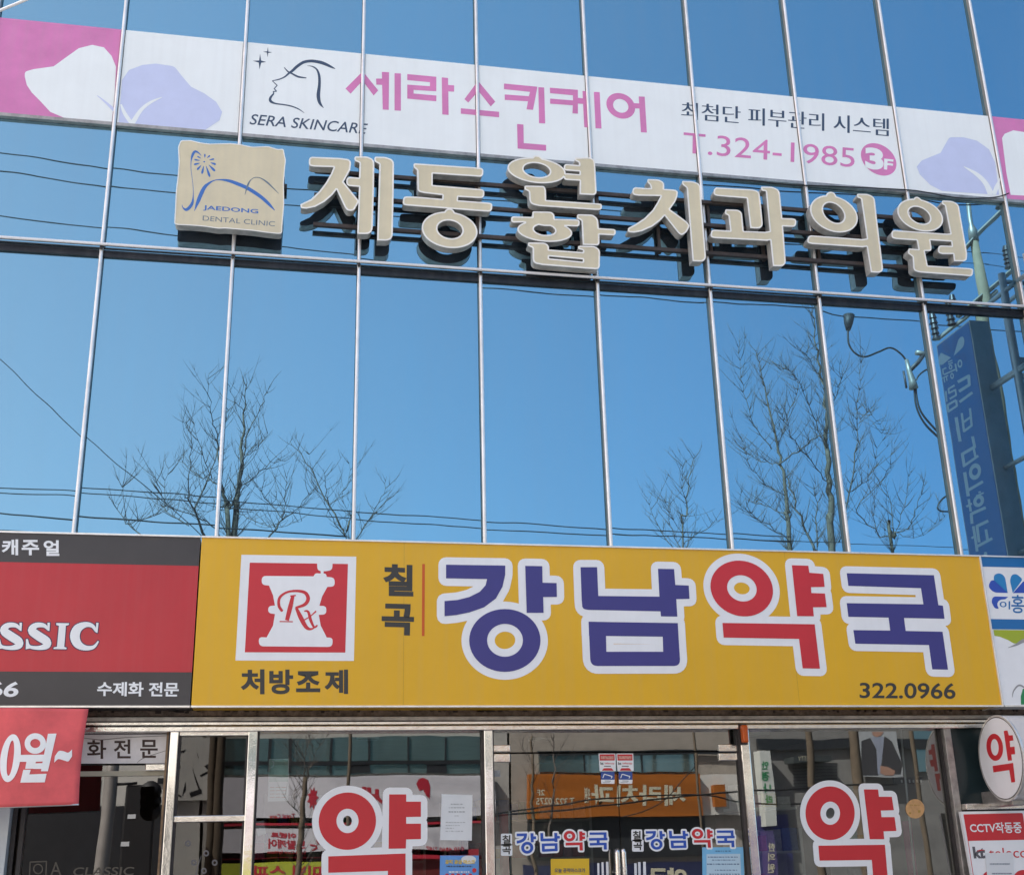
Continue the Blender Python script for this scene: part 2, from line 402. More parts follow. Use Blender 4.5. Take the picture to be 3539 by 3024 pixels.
# ------------------------------------------------------------------ skin care banner on the upper windows
ZBT = sum(hit(p, -.03).z for p in ((0,65),(417,107),(840,148),(3095,362)))/4
ZBB = sum(hit(p, -.03).z for p in ((0,397),(382,427),(822,463),(3122,652)))/4
BN = thing('window_banner', (3.7, -.03, ZBB), 'long white and pink skin care banner across the top floor windows', 'banner')
YB = -.032
for i in range(-3, 11):
    M = PINK if i in (-1, 8) else BANWHITE
    bm = bmesh.new(); bx(bm, MX(i)+.018, MX(i+1)-.018, YB, -.004, ZBB, ZBT, .002); bmo('banner_panel', bm, M, BN)
    box('panel_ledge', MX(i)+.018, MX(i+1)-.018, YB-.012, -.004, ZBB-.030, ZBB-.001, ALU_DULL, BN)
def bp(name, polys, M, d=1): return flat(name, polys, YB-.0012*d, M, BN)
bp('petal', [T('A1', (148,430,20),(200,415),(320,398),(400,340),(470,290),(550,270),(620,285),(665,335),(692,400),(685,560),(666,742),(400,712),(300,670),(235,600),(190,555),(160,510),(148,460))], BANWHITE)
bp('petal', [T('A1', (728,480),(770,420),(850,390),(930,382),(1040,398,20),(1080,450),(1140,520),(1220,560),(1290,610),(1325,670),(1310,720),(1220,780),(800,744),(708,735),(722,560))], LAV)
bp('petal_vein', TP('A1', [(965,583,4),(900,612,16),(840,660,22),(790,738,30)])+TP('A1', [(722,625,10),(745,680,22),(785,738,22)]), BANWHITE, 2)
bp('petal_vein', TP('A1', [(580,572,3),(630,612,12),(682,660,20)]), LAV, 2)
bp('petal', [T('A3', (1640,795,15),(1720,795),(1800,815),(1870,865),(1905,940),(1915,1010),(1922,1080),(1928,1128),(1600,1106),(1530,1070),(1470,1010),(1452,965),(1480,930),(1540,905),(1590,885),(1615,840))], LAV)
bp('petal_vein', TP('A3', [(1725,965,4),(1800,1010,22),(1850,1060,28),(1880,1122,36)])+TP('A3', [(1935,1030,6),(1915,1080,24),(1900,1122,24)]), BANWHITE, 2)
bp('petal', [T('A3', (1945,800),(1960,775),(2010,755),(2072,765),(2300,800),(2400,1150),(1995,1128),(1970,1000))], BANWHITE)
bp('face_drawing', TP('F1', [(1437,447,4),(1380,420,30),(1250,360,48),(1150,335,46),(1050,325,44),(940,345,44),(840,410,44),(770,475,40),(720,510,30),(650,570,22),(560,610,18),(455,632,10)])
   + TP('F1', [(455,632,12),(530,705,14),(485,755,14),(520,795,14),(470,800,14),(478,830,20)], False)
   + TP('F1', [(478,830,20),(425,900,36),(430,950,40),(500,985,24),(640,1005,20),(760,1030,20),(870,1075,16),(955,1135,4)])
   + TP('F1', [(640,425,10),(700,490,22),(760,520,24),(860,570,28),(985,588,14)])
   + TP('F1', [(1000,398,4),(1080,410,16),(1150,460,26),(1185,560,38),(1188,700,44),(1172,850,56),(1185,950,48),(1215,1010,32),(1255,1055,4)]), NAVYLINE)
bp('star', [T('F1', (265,210),(280,318),(360,340),(282,352),(255,455),(245,350),(150,320),(250,318))], NAVYLINE)
bp('star', [T('F1', (386,105),(395,180),(455,190),(393,200),(380,265),(372,195),(310,180),(376,175))], NAVYLINE)
lettering('lettering', 'SERA SKINCARE', qd('F1', YB-.0012, (100,1145),(1945,1300),(1945,1465),(100,1310)), NAVYLINE, BN, .006, .28)
A = lambda *p: T('A2', *p)
bp('lettering', [A((150,490),(245,395),(330,500),(305,528),(244,446),(178,518)), A((318,435),(362,435),(362,470),(320,468)), A((350,398),(390,400),(388,607),(355,605)), A((420,405),(455,407),(455,612),(420,610)),
   A((490,410),(650,425),(650,505),(525,497),(525,517),(650,528),(650,560),(490,545),(490,468),(615,477),(615,455),(490,443)), A((680,428),(715,432),(715,470),(748,472),(748,507),(716,505),(718,635),(683,632)),
   A((805,548),(880,448),(975,562),(950,588),(882,503),(826,567)), A((785,598),(996,618),(996,648),(785,628)),
   A((1023,462),(1207,480),(1183,607),(1147,604),(1155,560),(1027,552),(1027,522),(1160,532),(1166,508),(1023,493)), A((1212,482),(1244,484),(1250,682),(1216,680)), A((1095,685),(1130,688),(1132,790),(1255,800),(1255,832),(1098,820)),
   A((1275,485),(1430,497),(1430,628),(1400,626),(1402,582),(1277,573),(1277,545),(1403,555),(1403,527),(1277,515)), A((1425,540),(1468,545),(1468,575),(1425,572)), A((1455,503),(1490,505),(1494,705),(1465,702)), A((1518,508),(1550,510),(1560,710),(1527,708)),
   A((1735,570),(1775,572),(1775,600),(1735,598)), A((1765,533),(1798,535),(1810,732),(1777,730))] + RG('A2', 1666, 585, (79,8), (6,70), (42,4), (3,38)), PINK)
for j in range(4): lettering('lettering', '최첨단 피부관리 시스템', qd('A3', YB-.0012-j*.0001, (90+j*2.2,590),(1284+j*2.2,688),(1284+j*2.2,790),(90+j*2.2,688)), NAVYLINE, BN, -.0125)
lettering('lettering', 'T.324-1985', qd('A3', YB-.0012, (105,765),(1095,858),(1092,970),(103,885)), PINK, BN, .0)
bp('floor_badge', RG('A3', 1232, 923, (102,18), (12,92)), PINK)
lettering('lettering', '3', qd('A3', YB-.0026, (1152,850),(1258,862),(1262,990),(1155,975)), BANWHITE, BN, .05)
lettering('lettering', 'F', qd('A3', YB-.0026, (1264,918),(1318,924),(1312,988),(1262,980)), BANWHITE, BN, .03)

tag(tubeo('loose_cable', cat([tuple(hit(k('A3', p), -.06)) for p in ((240,1030),(500,1046),(700,1068),(1000,1080),(1380,1098),(1500,1112),(1700,1146),(1900,1142),(1985,1118))]), .006, RUBBER), 'loose black cable sagging along the lower edge of the skin care banner', 'cable')

# ------------------------------------------------------------------ dental clinic channel letters
YF, TH = -.185, .09
LS = thing('letter_sign', (4.4, -.1, 5.5), 'beige three dimensional dental clinic letters on dark rails before the glass', 'sign')
LET = {
 'je': [T('D1', (172,65,60),(640,85),(812,108,70),(790,260),(690,445),(928,740,25),(850,880,40),(760,880,50),(720,830,20),(590,550),(520,640),(400,745),(260,820),(130,848,10),(45,840,40),(42,790,30),(200,715),(330,590),(430,460),(510,320),(552,215),(240,205),(172,190,60)),
        T('D1', (868,60,35),(1060,62,30),(1160,110,80),(1155,500),(1132,1240,110),(912,1232),(938,515),(742,500,60),(745,372,60),(938,385),(948,150,20),(870,118,25)),
        T('D1', (1172,65,35),(1330,68,30),(1462,110,80),(1455,600),(1440,1340,110),(1215,1332),(1250,170,20),(1175,130,25))],
 'dong': [T('D2', (265,165,40),(1230,230),(1325,240,75),(1320,365,75),(1200,355),(550,312),(548,497),(1240,555),(1340,565,65),(1335,690,65),(940,668),(935,730),(1390,765),(1462,775,65),(1455,895,65),(1340,890),(170,800),(105,790,70),(105,670,70),(300,675),(705,710),(708,643),(430,610),(328,590,100),(322,260,25),(268,222,25)),
          T('D2', (725,925),(750,880,20),(790,855,20),(840,860,20),(870,885,15),(895,925))]+RG('D2', 813, 1177, (420,25), (15,273), (197,15), (5,141), 817, 1170),
 'yeon': [T('D3', (420,80),(450,42,20),(520,48,20),(565,90)), T('D3', (1045,75,10),(1250,70,30),(1325,105,60),(1352,612,60),(1112,600),(1115,402),(880,388,60),(885,300,40),(1112,318),(1112,268),(880,250,50),(885,165,50),(1105,185),(1105,140,20),(1045,108,15)),
          T('D3', (310,482,30),(590,488,40),(612,540,20),(615,692),(1380,742),(1428,750,45),(1425,825,45),(1330,825),(520,770),(385,740,70),(375,560,20),(310,530,20))]+RG('D3', 481, 256, (418,35), (15,180), (198,18), (8,106), 484, 252),
 'hap': [T('D3', (115,928,50),(425,938),(425,858,20),(690,862,40),(738,900,30),(738,965),(1050,975),(1105,985,50),(1100,1068,50),(950,1062),(600,1060),(290,1008),(115,1010,45)),
         T('D3', (1075,898,25),(1300,905,40),(1370,960,60),(1382,1100),(1570,1112),(1632,1120,55),(1625,1198,45),(1390,1185),(1392,1342,45),(1160,1335),(1140,980,25),(1075,955,20)),
         T('D3', (360,1308,20),(600,1312,40),(655,1350,40),(659,1634),(560,1625),(430,1600,80),(430,1380,20),(360,1350,20)), T('D3', (640,1411),(1180,1452),(1180,1547),(640,1499)), T('D3', (560,1530),(1180,1592),(1200,1678),(560,1626)),
         T('D3', (1160,1452),(1165,1415,20),(1090,1395,10),(1090,1358,20),(1320,1360,40),(1400,1410,70),(1395,1692,60),(1160,1675))]+RG('D3', 600, 1140, (394,25), (12,149), (160,12), (5,79), 597, 1120),
 'chi': [T('D4', (530,108,30),(720,115,40),(805,160,60),(805,275),(980,285,40),(1040,310,40),(1030,400,40),(990,490),(900,615),(1180,820),(1240,890,30),(1190,1000,50),(1110,1050,50),(1060,1020,30),(820,715),(740,800),(610,900),(430,980),(300,1005,20),(205,998,30),(200,940,20),(330,870),(480,770),(620,630),(700,500),(760,385),(380,378),(272,362,60),(285,243,60),(490,260),(592,262),(582,205,20),(532,155,20)),
         T('D4', (1120,138,20),(1300,145,40),(1420,190,80),(1440,500),(1522,1500,110),(1300,1490),(1200,250,20),(1125,190,20))],
 'gwa': [T('D5', (190,150,60),(840,185),(945,215,90),(970,400),(1012,840,110),(805,830),(745,325),(250,285),(180,265,60)),
         T('D5', (985,138,20),(1170,140,40),(1290,190,80),(1338,670),(1510,675),(1575,690,60),(1570,810,60),(1350,800),(1402,1480,110),(1190,1475),(1145,1035),(1080,1045),(200,1000),(130,985,65),(140,865,65),(465,885),(435,620,20),(375,590,15),(380,522,20),(590,530,40),(650,570,50),(682,890),(1050,905),(1135,890),(1070,205,20),(1000,195,15))],
 'ui': [T('D6', (530,225),(570,148,25),(630,130,25),(690,152,25),(730,225)), T('D6', (1105,168,20),(1290,172,40),(1410,225,80),(1450,600),(1572,1580,110),(1355,1570),(1280,1110),(1200,1120),(300,1060),(205,1040,65),(230,913,65),(1200,985),(1285,970),(1180,250,20),(1110,225,15))]+RG('D6', 685, 525, (420,50), (45,325), (195,35), (35,184), 680, 505),
 'won': [T('D7', (550,215),(590,172,20),(630,170,20),(670,198,15),(720,245)), T('D7', (165,768,60),(1150,835),(1225,830),(1125,320,20),(1070,290,15),(1075,238,20),(1240,245,40),(1360,300,80),(1420,650),(1512,1180),(1508,1320,90),(1290,1320),(1275,1190),(1080,1190),(1000,1170,60),(1005,1043,60),(1250,1055),(1240,965),(850,940),(870,1060),(870,1135,50),(750,1135),(805,1405),(1560,1455),(1625,1465,60),(1610,1592,60),(1500,1580),(680,1520),(560,1490,90),(545,1240,20),(460,1180,20),(470,1098,20),(650,1115),(620,945),(250,920),(165,900,65))]+RG('D7', 675, 495, (404,55), (40,285), (198,35), (30,155), 660, 498),
}
for nm, polys in LET.items():
    P2 = w2(polys, YF)
    sh = flat2('channel_letter', P2, YF, RETURN, LS, TH)
    # acrylic face inside a pale trim
    vs, fs = union(P2); be = bound_loops_edges(fs)
    strip = []
    for a, b in be:
        A_, B_ = Vector(vs[a]), Vector(vs[b]); d = B_-A_
        if d.length < 1e-6: continue
        nn = Vector((-d.y, d.x)).normalized()*.0095; dd = d.normalized()*.003
        strip.append([tuple(A_-dd-nn*.35), tuple(B_+dd-nn*.35), tuple(B_+dd+nn), tuple(A_-dd+nn)])
    flat2('letter_back', P2, YF+TH+.0015, DARKMETAL, sh, 0, None, 0, -1)
    flat2('letter_face', P2, YF-.001, BEIGE, sh)
    flat2('letter_trim', strip, YF-.004, RIM, sh, .0025)
for py in (585, 669, 771):
    z = hit((1030, py), -.08).z
    box('mounting_rail', 1.62, 7.28, -.088, -.055, z-.016, z+.016, RAIL, LS)
z0, z1 = hit((1030, 771), -.08).z, hit((1030, 585), -.08).z
for x in (2.02, 2.97, 3.5, 4.02, 4.55, 5.02, 5.5, 6.02, 6.5, 7.02):
    box('rail_bracket', x-.012, x+.012, -.054, -.022, z0-.02, z1+.02, RAIL, LS)

LG = thing('logo_lightbox', (1.0, -.17, 5.1), 'square beige dental clinic lightbox with wavy edges and blue flower drawing', 'sign')
lp = [T('D8', *[(x, y, 30) for x, y in ((115,170),(150,80),(200,76),(290,75),(420,108),(560,128),(880,120),(1000,133),(1190,173),(1420,163),(1560,208),(1640,200),(1650,280),(1670,350),(1655,500),(1640,700),(1645,1000),(1620,1300),(1615,1420),(1560,1425),(1400,1408),(1200,1380),(1000,1363),(800,1345),(700,1350),(500,1320),(300,1303),(100,1295),(60,1280),(70,1100),(85,800),(110,600),(125,400))])]
P2 = w2(lp, YF)
flat2('box_shell', P2, YF, RETURN, LG, .09)
flat2('box_back', P2, YF+.0915, DARKMETAL, LG, 0, None, 0, -1)
flat2('box_face', P2, YF-.001, BEIGE, LG)
L = P2[0]; strip = []
for i in range(len(L)):
    A_, B_ = Vector(L[i]), Vector(L[(i+1) % len(L)]); d = B_-A_
    if d.length < 1e-6: continue
    nn = Vector((-d.y, d.x)).normalized()*.004; dd = d.normalized()*.003
    strip.append([tuple(A_-dd-nn), tuple(B_+dd-nn), tuple(B_+dd+nn), tuple(A_-dd+nn)])
flat2('box_trim', strip, YF-.004, RIM, LG, .0025)
def lg(name, polys, M): return flat(name, polys, YF-.0022, M, LG)
lg('stem_drawing', TP('D8', [(445,290,6),(400,245,20),(350,232,34),(315,290,34),(297,370,12),(295,480,7),(310,600,7),(325,730,7),(328,870,12),(310,990,40),(235,1075,42),(180,1050,16),(165,1005,6)]), BLUE)
lg('hill_drawing', TP('D8', [(345,1095,4),(400,950,52),(480,770,52),(560,690,30),(640,650,14),(720,640,18),(840,655,40),(960,695,50),(1120,765,52),(1300,880,50),(1420,985,44),(1500,1070,16),(1518,1088,4)]), BLUE)
flat('hill_drawing', TP('D8', [(1080,860,4),(1100,790,16),(1130,700,22),(1170,640,10),(1230,608,10),(1310,618,12),(1400,675,22),(1480,750,16),(1575,845,4)]), YF-.0028, GREYBLUE, LG)
pet = [((495,320),(498,268),22),((530,325),(570,288),22),((560,355),(630,338),24),((580,392),(655,418),30),((555,425),(645,515),36),((515,440),(570,600),34),((480,440),(455,555),32),((445,430),(385,495),30),((425,398),(340,420),28),((425,362),(345,348),24),((440,330),(390,302),22)]
P = []
for a, b, wd in pet:
    mx_ = ((a[0]+3*b[0])/4, (a[1]+3*b[1])/4); P += TP('D8', [(*a, 6), (*mx_, wd), (*b, 8)])
lg('flower_drawing', P+RG('D8', 488, 379, 14, 10), BLUE)
lettering('lettering', 'JAEDONG', qd('D8', YF-.0022, (475,1010),(1275,1072),(1275,1152),(470,1090)), BLUE, LG, .018)
lettering('lettering', 'DENTAL CLINIC', qd('D8', YF-.0022, (470,1163),(1520,1248),(1515,1320),(465,1234)), GREYBLUE, LG, -.004)
for x in (.62, 1.38): box('standoff', x-.02, x+.02, -.084, -.022, hit((830, 640), -.08).z, hit((830, 640), -.08).z+.04, RAIL, LG)

# ------------------------------------------------------------------ shop signs above the ground floor
YS = -.35
tl, tr, br, bl = (hit(p, YS) for p in ((698,1862),(3383,1921),(3462,2437),(657,2437)))
SX0, SX1, SZ0, SZ1 = (tl.x+bl.x)/2, (tr.x+br.x)/2, (br.z+bl.z)/2, (tl.z+tr.z)/2
PS = thing('pharmacy_sign', ((SX0+SX1)/2, YS, SZ0), 'wide yellow pharmacy signboard with big blue and red outlined letters', 'sign')
box('sign_board', SX0+.003, SX1-.003, YS, -.07, SZ0, SZ1, YEL, PS)
bm = bmesh.new()
bx(bm, SX0, SX1, YS-.012, YS+.03, SZ1+.0005, SZ1+.012); bx(bm, SX0, SX1, YS-.010, YS+.03, SZ0-.012, SZ0-.0005)
bx(bm, SX1-.0025, SX1+.012, YS-.011, -.07, SZ0-.011, SZ1+.011)
bmo('sign_frame', bm, STEEL, PS)
bm = bmesh.new()
for px in (1395, 2740): x = hit((px, 2200), YS).x; bx(bm, x-.0011, x+.0011, YS-.0006, YS+.001, SZ0+.002, SZ1-.002)
bmo('sheet_seam', bm, mat('seam_yellow', (.50, .30, .02), .4, var=.1), PS)
def ps(name, polys, M, d, grow=0., par=PS): return flat(name, polys, YS-.0013*d, M, par, 0., grow)
ps('prescription_logo', [T('B2', (402,145),(1268,160),(1250,945),(357,942))], WHITE, 1)
ps('logo_field', [T('B2', (465,205),(1205,215),(1185,882),(428,880))], RED, 2)
ps('mortar_drawing', [T('B2', (555,305,35),(945,308),(960,285,12),(1040,288,12),(1045,312),(1105,318,35),(1105,385,35),(1050,388),(1010,460),(990,530),(1042,532,30),(1042,595,30),(985,598),(1000,680),(1045,768),(1090,772,38),(1088,840,38),(535,835,38),(532,765,38),(592,768),(640,680),(655,592),(603,585,28),(605,532,28),(655,528),(640,450),(610,378),(555,372,35)),
    T('B2', (1000,250),(1022,250),(1022,295),(1000,295)), T('B2', (972,195),(1090,198),(1086,262,30),(1035,270),(975,268,30))], WHITE, 3)
ps('lettering', TP('B2', [(710,570,20),(685,530,22),(690,470,20),(740,430,16),(810,418,18),(880,430,24),(905,475,28),(880,520,24),(810,545,16)])+TP('B2', [(790,455,24),(770,540,34),(745,640,30)])+TP('B2', [(770,457,10),(812,452,10)])+TP('B2', [(690,648,8),(790,650,8)])
   +TP('B2', [(815,545,20),(850,620,34),(890,690,28),(930,705,14),(975,675,8)])+TP('B2', [(875,570,8),(905,575,18),(925,640,22),(950,690,14),(975,680,8)])+TP('B2', [(965,570,12),(920,610,8),(870,640,10)]), RED, 4)
b2 = lambda *p: T('B2', *p)
def jae(ox):     # the dark heavy syllables are drawn by hand
    return []
for ch, q in (('처', (397,1008,576,1196)), ('방', (612,1010,792,1196)), ('조', (814,1022,996,1180)), ('제', (1028,1010,1206,1194))): lettering('lettering', ch, qr('B2', YS-.0013, *q), CHAR, PS, .036)
lettering('lettering', '칠', qd('B2', YS-.0013, (1470,213),(1700,222),(1698,460),(1470,455)), CHAR, PS, .04)
lettering('lettering', '곡', qd('B2', YS-.0013, (1460,512),(1706,518),(1700,755),(1458,748)), CHAR, PS, .04)
ps('divider_line', [b2((1765,215),(1785,215),(1782,758),(1762,758))], ORLINE, 1)
b3 = lambda *p: T('B3', *p); b4 = lambda *p: T('B4', *p)
GANG = [b3((180,200),(584,206),(583,270),(565,350),(520,430),(440,490),(340,525),(250,543),(170,551),(170,448),(260,440),(340,420),(410,385),(450,340),(460,298),(180,293)), b3((720,208),(836,210),(838,323),(934,325),(936,420),(842,420),(845,528),(730,528))]+RG('B3', 581, 716, 243, 214, 122, 112, 582, 715)
NAM = [b3((1097,217),(1210,217),(1218,413),(1635,418),(1625,228),(1735,230),(1743,338),(1835,342),(1840,433),(1750,435),(1757,554),(1645,552),(1642,518),(1150,508),(1110,500,30),(1105,440)), b3((1152,588),(1269,590),(1275,889),(1165,889,50)), b3((1152,588),(1760,598),(1764,692),(1155,684)), b3((1162,793),(1772,793),(1777,890,45),(1165,890,50)), b3((1655,596),(1760,598),(1777,890,45),(1663,890))]
YAK = [b4((673,180),(772,183),(778,225),(862,232),(870,310),(788,312),(790,347),(872,350),(882,432),(800,433),(805,487),(705,486)), b4((255,527),(810,535),(842,802),(738,800),(716,623),(262,615))]+RG('B4', 371, 320, (188,8), (10,168), (89,4), (5,79), 372, 319)
GUK = [b4((1003,228),(1528,240),(1555,420),(1582,423),(1592,502),(1348,497),(1358,575),(1580,580),(1613,808),(1518,806),(1498,660),(1055,652),(1043,570),(1265,573),(1255,495),(1013,490),(1003,408),(1465,415),(1450,318),(1013,304))]
NAME2 = [w2(q, YS) for q in (GANG, NAM, YAK, GUK)]
for q, M, d in zip(NAME2, (PURP, PURP, RED, PURP), (1, 2, 1, 2)):
    flat2('letter_outline', q, YS-.0012*d, WHITE, PS, 0, None, .0555)
    flat2('lettering', q, YS-.0036, M, PS)
lettering('lettering', '322.0966', qd('B4', YS-.0013, (1082,885),(1660,888),(1660,985),(1082,980)), CHAR, PS, .016)

SH = thing('shoe_shop_sign', (-1.5, YS, SZ0), 'red and charcoal shoe shop signboard with white lettering left of the yellow sign', 'sign')
LX0, LX1 = -3.6, SX0-.006
def zt(y): return hit(k('B1', (700, y)), YS).z
zr1, zr0 = zt(308), zt(1080)
box('sign_board', LX0, LX1, YS, -.07, SZ0, SZ1, SHOPDARK, SH)
flat2('red_field', [rectpoly(LX0, LX1, zr0, zr1)], YS-.0012, SHOPRED, SH)
bm = bmesh.new(); bx(bm, LX0, LX1, YS-.012, YS+.03, SZ1+.0005, SZ1+.012); bx(bm, LX0, LX1, YS-.010, YS+.03, SZ0-.012, SZ0-.0005)
bmo('sign_frame', bm, STEEL, SH)
for ch, q in (('캐', (12,132,130,246)), ('주', (155,136,280,246)), ('얼', (312,138,425,250))):
    lettering('lettering', ch, qr('B1', YS-.0024, *q), WHITE, SH, .03)
lettering('lettering', '수제화 전문', qd('B1', YS-.0024, (697,1150),(1283,1155),(1278,1258),(695,1252)), WHITE, SH, .026)
lettering('lettering', '66', qd('B1', YS-.0024, (-85,1148),(135,1150),(130,1260),(-90,1258)), WHITE, SH, .025, .12)
def S_(dx):
    f = lambda ps_: [(x+dx, y, *r) for x, y, *r in ps_]
    return TP('B1', f([(345,775,18),(312,747,30),(255,748,40),(228,785,58),(280,826,64),(334,862,60),(332,893,48),(280,908,30),(215,900,22),(196,865,12)]))+[T('B1', *f([(340,728),(358,728),(354,788),(340,784)])), T('B1', *f([(186,845),(200,845),(216,912),(184,918)]))]
CLS = S_(0)+S_(-200)+[T('B1', (403,730),(495,732),(492,744),(472,750),(460,900),(478,908),(475,918),(382,916),(385,905),(408,900),(422,750),(402,744)), T('B1', (690,728),(706,730),(698,802),(684,795))]+TP('B1', [(690,790,18),(660,750,28),(610,742,40),(556,770,62),(536,825,70),(556,880,60),(610,908,38),(670,902,24),(705,860,10)])
ps('lettering_edge', CLS, mat('navy_edge', (.03, .02, .08), .4, var=0), 2, .006, SH)
ps('lettering', CLS, WHITE, 3.2, 0, SH)

CS = thing('ear_clinic_sign', (8.5, YS, SZ0), 'white and blue clinic signboard with a clover emblem right of the yellow sign', 'sign')
RX0, RX1 = SX1+.018, 10.6
box('sign_board', RX0, RX1, YS, -.07, SZ0, SZ1, WHITE, CS)
bm = bmesh.new(); bx(bm, RX0, RX1, YS-.012, YS+.03, SZ1+.0005, SZ1+.012); bx(bm, RX0, RX1, YS-.010, YS+.03, SZ0-.012, SZ0-.0005); bmo('sign_frame', bm, STEEL, CS)
zf = lambda y: hit(k('F2', (250, y)), YS).z
flat2('blue_band', [rectpoly(RX0, RX1, zf(188), SZ1)], YS-.0012, CYAN, CS)
flat2('blue_band', [rectpoly(RX0, RX1, zf(868), zf(757))], YS-.0012, CYAN, CS)
def cs(name, polys, M, d=1): return flat(name, polys, YS-.0012*d, M, CS)
cs('lime_hill', [T('F2', (168,873),(1200,885),(1200,915),(700,925),(503,985),(405,1030,30),(330,985),(240,948),(180,938))], LIME)
cs('swoosh', TP('F2', [(330,1068,4),(420,1035,24),(503,990,40),(700,930,60)]), GREY, 2)
cs('swoosh', TP('F2', [(375,1610,4),(390,1540,14),(445,1480,18),(503,1500,16),(560,1560,8)]), GREY, 2)
cs('leaf', [T('F2', (470,1690),(468,1600),(490,1520),(560,1480),(700,1690))], GREEN)
cs('clover_leaf', [T('F2', (325,470),(172,330,20),(175,270,40),(240,250,40),(295,290,40))], CLV1)
cs('clover_leaf', [T('F2', (328,470),(170,465,40),(110,400,40),(140,335,30),(175,330))], CLV2)
cs('clover_leaf', [T('F2', (380,470),(348,330,40),(370,270,40),(420,262,40),(490,320,30))], CLV1)
cs('clover_leaf', [T('F2', (382,472),(495,345),(570,335,40),(610,400,40),(560,470,30))], CLV2)
cs('clover_leaf', [T('F2', (330,512),(165,508,30),(145,570,40),(185,640,30),(228,642,8),(205,590,30),(235,545,30),(300,538))], CLV2)
lettering('lettering', '이', qd('F2', YS-.0012, (237,558),(352,560),(352,650),(237,642)), CYAN, CS, .012)
lettering('lettering', '홍', qd('F2', YS-.0012, (363,490),(505,495),(505,692),(365,690)), CYAN, CS, .012)
lettering('lettering', '규', qd('F2', YS-.0012, (520,500),(660,505),(660,695),(520,690)), CYAN, CS, .012)

# ------------------------------------------------------------------ ground floor shop fronts (parts of the building)
ZH = hit((1700, 2523), -.03).z               # underside of the header
box('sign_soffit', X0, X1, YS+.035, -.075, SZ0+.012, SZ0+.02, RUST, B)
zh = lambda py, y: hit((1700, py), y).z
bands = [(2438, 2472, -.075, RUST), (2474, 2488, -.092, ALU_DULL), (2490, 2503, -.078, CHROME), (2505, 2523, -.098, CHROME)]
for a, b, yb, M in bands:
    box('header_band', X0, X1, yb, .1, zh(b, yb), zh(a, yb), M, B, .006 if M is CHROME else .003)
bm = bmesh.new()
for i in range(260):                          # grime and drips hanging under the sign
    x = random.uniform(-.5, 8.2); h = random.uniform(.004, .022); wd = random.uniform(.004, .02)
    zt_ = zh(2449+random.gauss(0, 3), -.077); bx(bm, x-wd, x+wd, -.0785, -.0752, zt_-h, zt_)
bmo('soffit_grime', bm, mat('grime', (.03, .022, .018), .95, var=.4, scale=30), B)
def px_x(px, py, y=-.04): return hit((px, py), y).x
xp = {'a': px_x(594, 2700), 'b': px_x(872, 2600), 'c': px_x(1686, 2600), 'd': px_x(2577, 2650), 'e': px_x(3290, 2700)}
for key, wd in (('a', .028), ('b', .032), ('c', .032), ('d', .034), ('e', .030)):
    box('door_post', xp[key]-wd, xp[key]+wd, -.075, .03, 0, ZH+.002, CHROME2 if key != 'e' else ALU_DULL, B, .006)
    box('post_gasket', xp[key]-wd-.014, xp[key]+wd+.014, -.03, .02, 0, ZH+.001, DARKMETAL, B)
def pane(x0, x1, z0, z1, M, y=0., name='shop_window'):
    a = random.gauss(0, .0003)
    V = [(x0, y-a, z0), (x1, y+a, z0), (x1, y+a, z1), (x0, y-a, z1)]
    return mesh(name, V, [(0, 1, 2, 3)], M, B)
pane(xp['b']+.03, xp['c']-.03, .15, ZH, G_SHOP)
pane(xp['d']+.03, xp['e']-.03, .15, ZH, G_SHOP)
box('sill_panel', xp['b'], xp['c'], -.04, .05, 0, .15, ALU_DULL, B); box('sill_panel', xp['d'], xp['e'], -.04, .05, 0, .15, ALU_DULL, B)
ZD = hit(k('B7', (1000, 412)), 0).z; XM = px_x(*k('B7', (1003, 600)), 0)
pane(xp['c']+.03, xp['d']-.03, ZD+.006, ZH, G_SHOP)
dl = pane(xp['c']+.045, XM-.003, .01, ZD-.006, G_SHOP, 0, 'glass_door'); dr = pane(XM+.003, xp['d']-.045, .01, ZD-.006, G_SHOP, 0, 'glass_door')
def patch(x0, y0, x1, y1, par):
    a, b = hit(k('B7', (x0, y0)), -.015), hit(k('B7', (x1, y1)), -.015)
    return box('hinge_patch', a.x, b.x, -.018, .018, b.z, a.z, CHROME, par, .004)
patch(90, 422, 235, 482, dl); patch(1727, 418, 1866, 470, dr); patch(90, 360, 235, 408, B); patch(1725, 355, 1863, 406, B)
for s, d in ((-1, dl), (1, dr)):
    zt2 = hit(k('B7', (1025, 1100)), -.08).z; x = px_x(*k('B7', (1027, 1200)), -.08)+s*.024
    bm = bmesh.new(); tube(bm, [(x, -.08, zt2-.9), (x, -.08, zt2-.03), (x+s*-.004, -.08, zt2-.008), (x-s*.008, -.08, zt2)], [.019, .019, .016, .008], 12)
    tube(bm, [(x, -.08, zt2-.16), (x, 0, zt2-.16)], .011, 8); tube(bm, [(x, -.08, zt2-.75), (x, 0, zt2-.75)], .011, 8)
    bmo('pull_handle', bm, CHROME, d, True)
